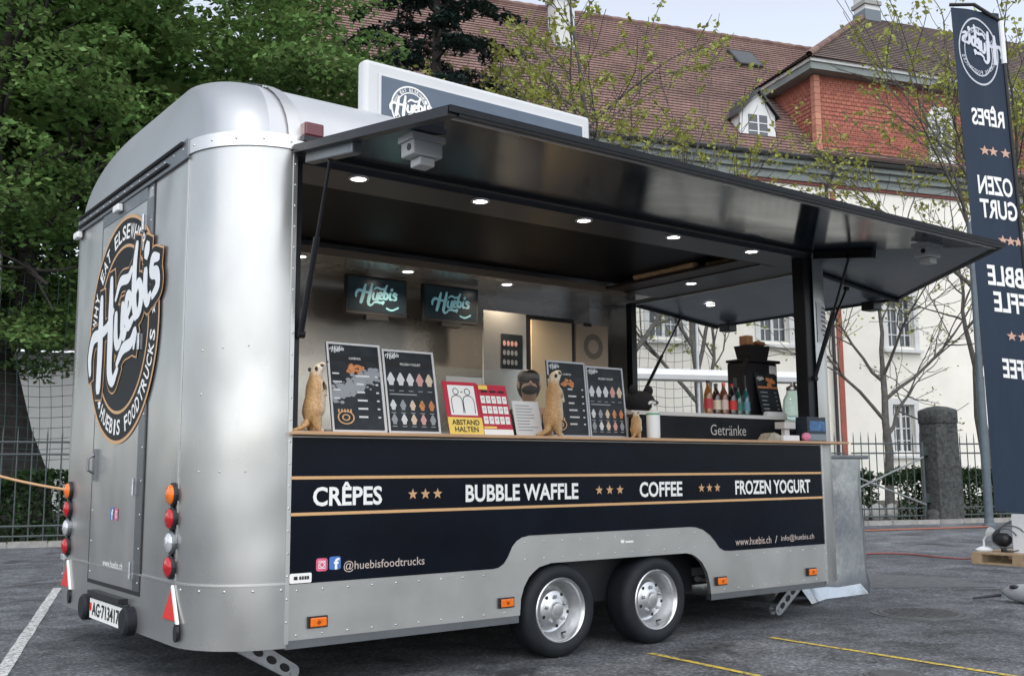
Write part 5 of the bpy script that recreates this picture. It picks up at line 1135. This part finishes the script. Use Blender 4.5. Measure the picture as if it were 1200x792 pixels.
# coffee machine with basket
t = thing('coffee_machine', (4.50, .52, ZS), 'black coffee machine with a price card before the hatch post', 'coffee machine')
mb = MB(); mb.box(4.31, 4.74, .45, .64, ZS, 2.095); mb.build('body', black_pl, t, bevel=.012)
mb = MB(); mb.box(4.30, 4.75, .42, .645, 2.096, 2.12); mb.build('top_tray', blackm, t, bevel=.006)
mb = MB(); mb.prism([(.42, 2.06), (.40, 2.10), (.45, 2.10), (.45, 1.98)], lambda u, v, d: (d, u, v), 4.295, 4.325); mb.build('side_fin', black_pl, t)
mb = MB(); mb.box(4.63, 4.725, .444, .449, 2.0, 2.075); mb.build('sticker', white_pl, t)
mb = MB(); mb.tube([(4.25, .50, 1.90), (4.20, .47, 1.91)], .022, 10); mb.tube([(4.20, .47, 1.95), (4.20, .47, 1.86)], .028, 10); mb.build('portafilter', blackm, t)
t = thing('basket', (4.50, .52, 2.121), 'black basket of brown pastries on top of the coffee machine', 'basket')
mb = MB(); mb.loft([[(4.50+sx*a, .52+sy*b_, z) for sx, sy in ((-1, -1), (1, -1), (1, 1), (-1, 1))] for a, b_, z in ((.11, .07, 2.121), (.135, .085, 2.24), (.125, .078, 2.24), (.10, .06, 2.14))]); mb.build('basket_shell', black_pl, t)
brn = M('pastry_brown', (.22, .10, .045), r=.8, isl=.3, bump=.5, bs=60)
for k in range(11):
    mb = MB(); mb.ball((4.50+random.uniform(-.095, .095), .52+random.uniform(-.05, .05), 2.24+random.uniform(0, .035)), (.032, .026, .02), 9, 6); tag(mb.build('pastry', brn, smooth=True), 'small brown pastry heaped in the black basket', 'pastry', 'pastries in the basket')
mb = MB(); mb.box(4.385, 4.46, .47, .56, 2.245, 2.325); mb.build('paper_card', M('kraft', (.30, .16, .09), r=.8), t, bevel=.004)
# price card in front of the machine
o = np.array((4.42, .36, ZS)); f = Fr(o, (1, 0, 0), uvec((0, .22, 1))); t = thing('price_card', tuple(o), 'small dark price card with an orange picture on the raised shelf', 'price card')
mb = MB(); mb.obox(f(.135, .19, -.003), np.array((.135, 0, 0)), f.u*.19, f.n*.003); mb.build('card', board_m, t)
mb = MB()
for k in range(18): disc2d(mb, f, .022, .0008+k*.00005, 8, .135+random.uniform(.02, .10), .28+random.uniform(-.01, .06), .8)
q = mb.build('food_print', orange_p, t); q['kind'] = 'stuff'
mb = MB(); rect2d(mb, f, .01, .245, .26, .262, .001); mb.build('orange_band', orange_p, t)
mb = MB(); script_logo(mb, f, .02, .31, .09, 0, .02, .001, 4); mb.build('logo_print', chalk_w, t)
mb = MB()
for k in range(5): rect2d(mb, f, .03, .205-k*.036, .03+random.uniform(.05, .11), .214-k*.036, .001); rect2d(mb, f, .21, .205-k*.036, .235, .214-k*.036, .001)
q = mb.build('price_lines', chalk_g, t); q['kind'] = 'stuff'
t = thing('white_plate', (4.50, .33, ZS), 'white folded napkin pile at the shelf edge under the price card', 'napkins')
for k in range(4): mb = MB(); mb.box(4.40+k*.004, 4.66-k*.003, .305, .345, ZS+.0005+k*.009, ZS+.0085+k*.009); mb.build('napkin', white_pl, t, bevel=.003)
# glass drink dispenser
glass = M('clear_glass', (.80, .92, .90), r=.03, trans=.92, ior=1.3, spec=.5)
t = thing('glass_jar', (4.80, .34, ZS-.05), 'pale glass drinks jar with a lid beside the hatch post', 'jar')
mb = MB(); mb.lathe([(.001, .01), (.085, .01), (.092, .03), (.095, .14), (.085, .22), (.060, .27), (.055, .30), (.050, .30), (.055, .265), (.08, .215), (.088, .14), (.085, .03), (.001, .02)], (4.80, .34, 1.565), n=28); mb.build('jar', glass, t, smooth=True, auto=40)
mb = MB(); mb.lathe([(.001, .30), (.058, .30), (.058, .325), (.02, .345), (.02, .37), (.001, .37)], (4.80, .34, 1.565), n=20); mb.build('lid', alu_trim, t, smooth=True, auto=40)
mb = MB(); mb.lathe([(.001, 0), (.085, 0), (.085, .06), (.001, .06)], (4.80, .34, 1.515), n=20); mb.build('jar_stand', black_pl, t)
box('shelf_bracket', (4.72, 4.90, .27, .42, 1.47, 1.514), blackm, T)
# terminal box, tray, papers, sponge at the right end
t = thing('card_terminal', (4.70, .05, ZC), 'dark box with a blue picture at the right end of the counter', 'display box')
mb = MB(); mb.box(4.53, 4.77, .0, .12, ZC, ZC+.20); mb.build('case', M('terminal_navy', (.02, .03, .045), r=.4), t, bevel=.006)
mb = MB(); mb.box(4.55, 4.75, -.004, -.0005, ZC+.085, ZC+.165); mb.build('picture', M('blue_picture', (.05, .13, .28), r=.4, var=.6, vs=18), t)
mb = MB(); mb.box(4.54, 4.76, -.003, -.0005, ZC+.01, ZC+.06); mb.build('lower_panel', M('panel_greyblue', (.20, .24, .27), r=.5), t)
t = thing('cutlery_tray', (4.27, .06, ZC), 'white paper tray lying at the right end of the counter', 'tray')
mb = MB(); mb.box(4.22, 4.42, .0, .14, ZC, ZC+.045); mb.build('tray', white_pl, t, bevel=.004)
mb = MB(); mb.prism([(4.04, 0), (4.21, 0), (4.19, .05), (4.14, .065), (4.09, .055)], lambda u, v, d: (u, d, ZC+v), .02, .12); q = mb.build('foil_packet', M('foil_beige', (.35, .32, .26), r=.4, var=.4, vs=30)); tag(q, 'crumpled beige packet left of the white tray on the counter', 'packet')
mb = MB(); mb.box(4.30, 4.44, .05, .15, ZC+.10, ZC+.155); mb.box(4.34, 4.40, .08, .12, ZC+.045, ZC+.10); q = mb.build('receipt_box', M('pale_card', (.52, .50, .48), r=.6), bevel=.004); tag(q, 'pale card holder standing on the white tray', 'card holder')
mb = MB(); mb.ball((4.49, -.01, ZC+.035), (.045, .035, .035), 12, 8); q = mb.build('pink_sponge', M('pink_sponge', (.65, .22, .34), r=.8, bump=.4, bs=90), smooth=True); tag(q, 'pink sponge at the right end of the counter', 'sponge')
# plexi screen
pg = M('acrylic', (.92, .96, .96), r=.04, trans=.96, ior=1.12, spec=.4)
t = thing('acrylic_screen', (1.9, .62, ZC), 'clear acrylic spit guard standing behind the posters', 'screen guard')
mb = MB(); mb.box(1.28, 2.46, .615, .621, 1.42, 1.90); mb.build('pane', pg, t)
for x in (1.30, 2.44): mb = MB(); mb.box(x-.012, x+.012, .60, .636, 1.40, 1.91); mb.build('upright', white_pl if x == 1.30 else alu_trim, t)
mb = MB(); mb.box(1.2, 2.5, .56, .68, 1.37, 1.399); mb.build('base', M('dark_laminate', (.02, .02, .024)), t)
mb = MB(); mb.box(1.42, 1.72, .606, .609, 1.66, 1.84); q = mb.build('taped_sheet', M('grey_sheet', (.45, .47, .47), r=.5)); tag(q, 'pale sheet taped to the acrylic guard', 'paper')
# back furniture
t = thing('back_counter', (2.0, 2.7, .46), 'dark worktop unit along the rear wall of the trailer', 'worktop')
mb = MB(); mb.box(-.3, 3.7, 2.35, 3.07, .46, 1.50); mb.build('carcass', M('carcass_dark', (.03, .03, .034), r=.45), t)
mb = MB(); mb.box(-.3, 3.72, 2.32, 3.07, 1.501, 1.54); mb.build('worktop', steel, t)
mb = MB(); mb.box(-.32, -.02, .9, 2.3, 1.60, 1.64); q = mb.build('wall_shelf', wood); tag(q, 'wooden shelf on the rear end wall behind the big statue', 'shelf')
t = thing('tall_cabinet', (4.3, 2.75, .46), 'tall beige cabinet with dark door frame at the back right', 'cabinet')
mb = MB(); mb.box(3.63, 4.235, 2.55, 3.07, .46, 2.70); mb.build('carcass', black_pl, t)
mb = MB(); mb.box(3.12, 3.625, 2.55, 2.57, .46, 2.70); mb.build('side_screen', steel, t)
mb = MB(); mb.box(3.68, 4.19, 2.535, 2.549, .55, 2.655); mb.build('door', M('beige_laminate', (.68, .55, .38), r=.5, var=.06, vs=3), t)
t = thing('wall_print', (4.46, 2.54, 2.02), 'beige board with a round ring picture beside the cabinet', 'board'); y0 = 2.53
mb = MB(); mb.box(4.25, 4.67, y0, y0+.03, 2.02, 2.66); mb.build('board', M('beige_board', (.46, .37, .28), r=.5), t)
f = Fr((4.47, y0, 2.44), (1, 0, 0), (0, 0, 1)); mb = MB(); ring2d(mb, f, .07, .13, .002, 28); mb.build('ring_print', M('brown_grey', (.20, .17, .14), r=.6), t)
mb = MB(); rect2d(mb, f, -.13, .20, -.02, .235, .002); mb.build('label_print', black_pl, t)
t = thing('wall_menu', (3.44, 2.54, 2.16), 'small dark picture menu pinned left of the beige cabinet door', 'menu'); f = Fr((3.32, 2.535, 2.16), (1, 0, 0), (0, 0, 1))
mb = MB(); mb.box(3.32, 3.57, 2.535, 2.545, 2.16, 2.49); mb.build('sheet', board_m, t)
for r_ in range(3):
    for k in range(4): mb = MB(); disc2d(mb, f, .018, .002, 10, .03+k*.046, .06+r_*.09, 1.5); mb.build('drink_print', pink_p if r_ == 2 else chalk_g, t)
# rolled mats lying on the ledge under the ceiling
for k, (a, b_, r) in enumerate((((4.33, 1.75, 3.02), (4.33, .98, 3.02), .038), ((4.43, .93, 3.015), (4.43, .48, 3.015), .032))):
    mb = MB(); mb.tube([a, ((a[0]+b_[0])/2+.02, (a[1]+b_[1])/2, a[2]+.004), b_], r, 12); q = mb.build('rolled_mat', M('rattan', (.48, .34, .20), r=.75, var=.3, vs=30), smooth=True, auto=50); tag(q, ('long straw coloured roll on the ledge under the trailer ceiling', 'short straw coloured roll on the ledge nearest the hatch post')[k], 'roll')
# person behind the counter
PX, PY, PZ = 2.55, 1.15, .46
vs = [(0, 0, .80), (0, 0, 1.00), (0, -.03, 1.17), (0, -.06, 1.25), (0, -.08, 1.33), (0, -.095, 1.43), (-.11, 0, .74), (-.12, -.03, .42), (-.12, .02, .09), (-.12, -.12, .04), (.11, 0, .74), (.12, -.03, .42), (.12, .02, .09), (.12, -.12, .04),
      (-.17, -.03, 1.14), (-.23, -.08, .92), (-.17, -.27, .86), (-.14, -.36, .88), (.17, -.03, 1.14), (.23, -.08, .92), (.17, -.27, .86), (.14, -.36, .88)]
rs = [(.15, .11), (.14, .10), (.13, .09), (.045, .048), (.066, .075), (.085, .102), .085, .06, .042, .035, .085, .06, .042, .035, .062, .045, .034, .030, .062, .045, .034, .030]
ed = [(0, 1), (1, 2), (2, 3), (3, 4), (4, 5), (0, 6), (6, 7), (7, 8), (8, 9), (0, 10), (10, 11), (11, 12), (12, 13), (2, 14), (14, 15), (15, 16), (16, 17), (2, 18), (18, 19), (19, 20), (20, 21)]
t = thing('person', (PX, PY, PZ), 'person with dark hair and black face mask behind the counter', 'person')
skn = M('skin', (.58, .34, .25), r=.5)
skin(vs, ed, rs, 'body', skn, t, 2, 0, lambda v: (PX+v[0], PY+v[1], PZ+v[2]))
HX, HY, HZ = PX, PY-.095, PZ+1.40
mb = MB(); mb.ball((HX, HY+.034, HZ+.062), (.090, .096, .062), 18, 12); mb.build('hair', M('dark_hair', (.018, .013, .011), r=.5, bump=.4, bs=90), t, smooth=True)
mb = MB(); mb.ball((HX, HY+.045, HZ+.0), (.095, .075, .125), 16, 10); mb.build('hair_back', MATS['dark_hair'], t, smooth=True)
mb = MB(); mb.ball((HX, HY-.056, HZ-.044), (.066, .052, .036), 16, 10); mb.build('face_mask', M('mask_black', (.012, .012, .016), r=.8), t, smooth=True)
for sg in (-1, 1):
    mb = MB(); mb.ball((HX+sg*.034, HY-.096, HZ+.018), (.014, .008, .007), 10, 6); mb.build('eye', M('eye_gloss', (.01, .008, .006), r=.08), t, smooth=True)
    mb = MB(); mb.tube([(HX+sg*.012, HY-.103, HZ+.036), (HX+sg*.034, HY-.100, HZ+.042), (HX+sg*.056, HY-.085, HZ+.036)], .004, 5); mb.build('eyebrow', MATS['dark_hair'], t)
    mb = MB(); mb.ball((HX+sg*.086, HY+.005, HZ+.0), (.012, .022, .03), 8, 6); mb.build('ear', skn, t, smooth=True)
mb = MB(); mb.tube([(HX, HY-.103, HZ+.02), (HX, HY-.116, HZ-.005)], [.008, .012], 8); mb.build('nose', skn, t, smooth=True)
skin([(PX+a, PY+b_, PZ+c) for a, b_, c in ((0, 0, .70), (0, 0, .95), (0, -.02, 1.12), (0, -.045, 1.235), (-.17, -.03, 1.14), (-.22, -.07, .98), (.17, -.03, 1.14), (.22, -.07, .98))], [(0, 1), (1, 2), (2, 3), (2, 4), (4, 5), (2, 6), (6, 7)], [(.17, .13), (.16, .12), (.15, .105), (.07, .07), .078, .062, .078, .062], 'shirt', M('black_shirt', (.015, .016, .02), r=.85), t)

PERSON = t; t.rotation_euler = (0, 0, R_(-32))

# ------------------------------------------------------------------ things outside
# orange cable stretched to the trailer's rear corner
pts = catmull([(-2.6, 6.6, 1.55), (-1.3, 4.6, 1.36), (-.62, 3.45, 1.14), (-.40, 2.92, 1.075)], 10)
mb = MB(); mb.tube(pts, .011, 6); tag(mb.build('cable', M('cable_tan', (.50, .30, .16), r=.6), smooth=True), 'tan cable hanging from the left to the rear corner of the trailer', 'cable')
cab_o = M('cable_orange', (.30, .11, .07), r=.5)
mb = MB(); mb.tube(catmull([(7.6, 9.6, .02), (12.0, 8.0, .02), (14.9, 6.95, .02), (16.2, 6.55, .02), (17.3, 6.2, .02), (18.4, 5.9, .02)], 8), 0.018, 6); tag(mb.build('hose', cab_o, smooth=True), 'orange hose lying along the kerb by the gate', 'hose')
mb = MB(); mb.tube(catmull([(6.9, 2.4, .015), (8.5, 3.4, .015), (10.4, 3.55, .015), (10.8, 3.19, .015), (10.66, 2.57, .015), (10.75, 2.2, .015), (10.9, 2.0, .10)], 8), .012, 6); tag(mb.build('extension_cable', M('cable_red', (.27, .08, .07), r=.5), smooth=True), 'red cable across the asphalt to the pallet', 'cable')
# banner flag
flag_m = M('banner_blue', (.020, .034, .058), r=.6, spec=.3, var=.08, vs=3, bump=.15, bs=2.5, bdist=.05, stretch=(3, 3, .4))
FB = thing('banner_flag', (10.0, 1.0, 0), 'tall navy banner flag seen from behind, with mirrored white lettering', 'banner')
A_ = {'tl': (8.60, .78, 6.55), 'tr': (8.99, .43, 6.44), 'bl': (9.36, 1.07, .70), 'br': (9.80, .70, .64)}
A_ = {k: np.array(v, float) for k, v in A_.items()}
def fpt(u, v, o=0.0):     # u across 0..1 left to right, v up 0..1
    L_ = A_['bl']*(1-v)+A_['tl']*v; Rr = A_['br']*(1-v)+A_['tr']*v; p = L_*(1-u)+Rr*u
    nn = uvec(np.cross(A_['br']-A_['bl'], A_['tl']-A_['bl'])); return p+nn*(o+.016*math.sin(u*9+v*5)*v*v+.03*math.sin(v*4))
mb = MB(); nu, nv = 14, 40; vs = [fpt(i/nu, j/nv) for j in range(nv+1) for i in range(nu+1)]; fs = [(j*(nu+1)+i, j*(nu+1)+i+1, (j+1)*(nu+1)+i+1, (j+1)*(nu+1)+i) for j in range(nv) for i in range(nu)]
vs2 = [fpt(i/nu, j/nv, -.004) for j in range(nv+1) for i in range(nu+1)]; mb.add(vs+vs2, fs+[tuple(len(vs)+k for k in f[::-1]) for f in fs]); mb.build('cloth', flag_m, FB, smooth=True)
mb = MB(); mb.tube([fpt(1.02, -.10), fpt(1.015, .2), fpt(1.015, .6), fpt(1.02, .985)], [.03, .026, .022, .018], 8); mb.tube([fpt(1.02, .985), fpt(.5, 1.012), fpt(-.02, 1.005)], .022, 8); mb.build('pole', black_pl, FB)
mb = MB(); mb.tube([fpt(1.02, .90), fpt(1.03, .985)], .03, 8); mb.build('pole_joint', white_pl, FB)
class FlagFr:
    def __init__(s, mir=True): s.m = mir
    def __call__(s, x, y, d=0): return fpt(x, y, d)
ff_ = FlagFr(); HV = 5.9
def flag_text(t, u0, u1, v, h, bold=.025):
    v2, f2 = text2d(t, bold); lo, hi = v2.min(0), v2.max(0); q = (v2-lo)/(hi-lo)
    ch = h if 'Ê' not in t else h*1.25
    return [fpt(u1-(u1-u0)*a, v+ch*b_/HV, .006) for a, b_ in q], [f[::-1] for f in f2]
for t_, u0, u1, v, h in (('RÊPES', .22, .90, .768, .20), ('OZEN', .22, .93, .630, .225), ('GURT', .22, .98, .583, .225), ('BBLE', .24, .97, .450, .235), ('FFLE', .32, .98, .398, .235), ('FFEE', .38, .93, .268, .225)):
    a, b_ = flag_text(t_, u0, u1, v, h); mb = MB(); mb.add(a, b_); mb.build('lettering', white_print, FB)
def flag_star(u, v):
    mb = MB(); r = .062; wu = .58
    mb.add([fpt(u, v, .006)]+[fpt(u+(r if k % 2 == 0 else r*.42)*math.sin(math.pi*k/5)/wu, v+(r if k % 2 == 0 else r*.42)*math.cos(math.pi*k/5)/HV, .006) for k in range(10)], [(0, 1+(k+1) % 10, 1+k) for k in range(10)]); mb.build('star', M('star_salmon', (.55, .34, .26), r=.6), FB)
for v, us in ((.718, (.42, .60, .86)), (.542, (.62, .78, .94)), (.352, (.62, .84))):
    for u in us: flag_star(u, v)
class EmFr(FlagFr):
    def __call__(s, x, y, d=0): return fpt(.50-x/.58, .917+y/HV*1.25, .006+d)
ef = EmFr(); mb = MB()
for r0, r1 in ((.225, .238), (.165, .175)):
    n = 48; vs = []
    for k in range(n):
        a = 2*math.pi*k/n
        for r in (r0, r1): vs.append(ef(r*math.cos(a), r*math.sin(a)*1.35, 0))
    mb.add(vs, [(2*k, 2*k+1, 2*((k+1) % n)+1, 2*((k+1) % n)) for k in range(n)])
arc_text(mb, ef, 'WHY EAT ELSEWHERE', .20, R_(95), .035, .030, 0); arc_text(mb, ef, 'HUEBIS FOODTRUCKS', .20, R_(-85), .035, .030, 0, top=False); mb.build('emblem_print', M('print_silver', (.50, .52, .58), r=.6), FB)
mb = MB(); script_logo(mb, ef, -.25, -.14, .50, R_(14), .02, .002, 5, ys=.95); mb.build('logo_print', M('print_lilac', (.58, .60, .68), r=.6), FB)
# slim lamp post behind the banner
p = np.array((18.3, 6.0, 0)); t = thing('lamp_post', tuple(p), 'slim grey blue post standing beside the banner', 'post')
mb = MB(); mb.tube([p, p+np.array((0, 0, 3.1))], .085, 12); mb.tube([p+np.array((0, 0, 3.1)), p+np.array((0, 0, 6.4))], .06, 12); mb.build('shaft', M('post_blue_grey', (.085, .11, .13), r=.5, var=.15, vs=5), t, smooth=True, auto=50)
mb = MB(); mb.lathe([(.14, 0), (.14, .05), (.10, .08), (.088, .2)], p, n=14); mb.build('foot', MATS['post_blue_grey'], t)
# pallet and gear on it
pal = M('pallet_wood', (.36, .26, .16), r=.8, isl=.2, var=.2, vs=8)
pe1, pe2 = uvec((.0, -1, 0)), uvec((1, .0, 0)); po = np.array((10.25, 1.90, 0))
t = thing('pallet', tuple(po), 'wooden pallet on the asphalt at the right edge', 'pallet')
def pbox(name, a0, a1, b0, b1, z0, z1, mat, par):
    mb = MB(); vs = [po+pe1*a+pe2*b+np.array((0, 0, z)) for z in (z0, z1) for a, b in ((a0, b0), (a1, b0), (a1, b1), (a0, b1))]; mb.add(vs, [(0,1,2,3),(4,7,6,5),(0,4,5,1),(1,5,6,2),(2,6,7,3),(3,7,4,0)]); return mb.build(name, mat, par)
for k in range(5): pbox('plank', 0, 1.2, k*.17, k*.17+.12, .122, .144, pal, t)
for a in (0, .53, 1.06):
    pbox('plank', a, a+.14, 0, .80, .1, .1215, pal, t)
    for b in (0, .33, .66): pbox('block', a, a+.14, b, b+.14, .0225, .0995, pal, t)
for b in (0, .33, .66): pbox('plank', 0, 1.2, b, b+.14, 0, .022, pal, t)
t = thing('white_canister', tuple(po+pe1*.72+pe2*.4), 'white box weight standing on the pallet under the banner', 'box')
pbox('case', .44, .98, .22, .62, .1455, .62, white_pl, t)
for b in (.30, .48): pbox('strap', .43, .99, b, b+.03, .146, .627, black_pl, t)
t = thing('pump', tuple(po+pe1*.25+pe2*.3), 'small black motor with looped cables on the pallet', 'motor')
q0 = po+pe1*.30+pe2*.25+np.array((0, 0, .30)); mb = MB(); mb.lathe([(.001, 0), (.07, 0), (.085, .03), (.085, .15), (.05, .19), (.001, .19)], q0-pe1*.1, pe1, 18); mb.build('motor', black_pl, t, smooth=True, auto=40)
mb = MB(); mb.tube([q0, q0-np.array((0, 0, .155))], .035, 10); mb.build('motor_foot', black_pl, t)
for k in range(4):
    r = .16+.05*k; c0 = q0+pe1*(.05+.06*k)+np.array((0, 0, .02)); mb = MB(); mb.tube([c0+pe1*r*math.cos(a)+np.array((0, 0, r*.75*math.sin(a)))+pe2*(-.06+.03*k) for a in np.linspace(.3+k*.3, 5.2, 22)], .009, 6); mb.build('cable_loop', M('cable_grey', (.10, .11, .12), r=.5), t, smooth=True)
t = thing('work_lamp', tuple(po+pe1*.08+pe2*.2), 'small white clamp lamp at the left end of the pallet', 'lamp')
q1 = po+pe1*.06+pe2*.22+np.array((0, 0, .145)); mb = MB(); mb.lathe([(.10, 0), (.11, .02), (.06, .05), (.02, .06), (.001, .06)], q1, n=18); mb.build('base', white_pl, t, smooth=True, auto=40)
mb = MB(); mb.tube([q1+np.array((0, 0, .05)), q1+np.array((0, 0, .14)), q1+pe1*.06+np.array((0, 0, .22))], .014, 8); mb.build('stem', white_pl, t)
mb = MB(); mb.lathe([(.02, 0), (.05, .05), (.055, .11)], q1+pe1*.04+np.array((0, 0, .20)), uvec(pe1+np.array((0, 0, .8))), 14); mb.build('head', white_pl, t, smooth=True)
# grey roll bag on the asphalt
t = thing('roll_bag', (6.7, -.6, 0), 'grey rolled bag with a black stick lying at the right edge', 'bag'); bd = uvec((-.05, -1, 0)); b0 = np.array((6.86, -.28, .085)); mb = MB(); rings = []
for k in range(16):
    s_ = k/15; r = .095*min(1, math.sqrt(max(.02, s_*6)))*(1+.04*math.sin(k*1.9)); c0 = b0+bd*s_*1.3; rings.append([c0+np.array((1, 0, 0))*r*math.cos(a)*1.15+np.array((0, 0, max(-.082, r*math.sin(a)*(1+.03*math.sin(k+a*2))))) for a in [2*math.pi*j/18 for j in range(18)]])
mb.loft(rings); mb.build('bag', M('bag_grey', (.33, .35, .37), r=.6, var=.12, vs=10, bump=.4, bs=14, bdist=.02), t, smooth=True)
for s_ in (.16, .52): c0 = b0+bd*s_; mb = MB(); mb.ball(c0+np.array((-.06, 0, .055)), (.035, .05, .02), 10, 6); mb.build('patch', black_pl, t, smooth=True)
mb = MB(); mb.tube([b0+np.array((-.02, .0, -.03)), (6.62, -.14, .03)], [.014, .009], 8); mb.build('stick', black_pl, t)
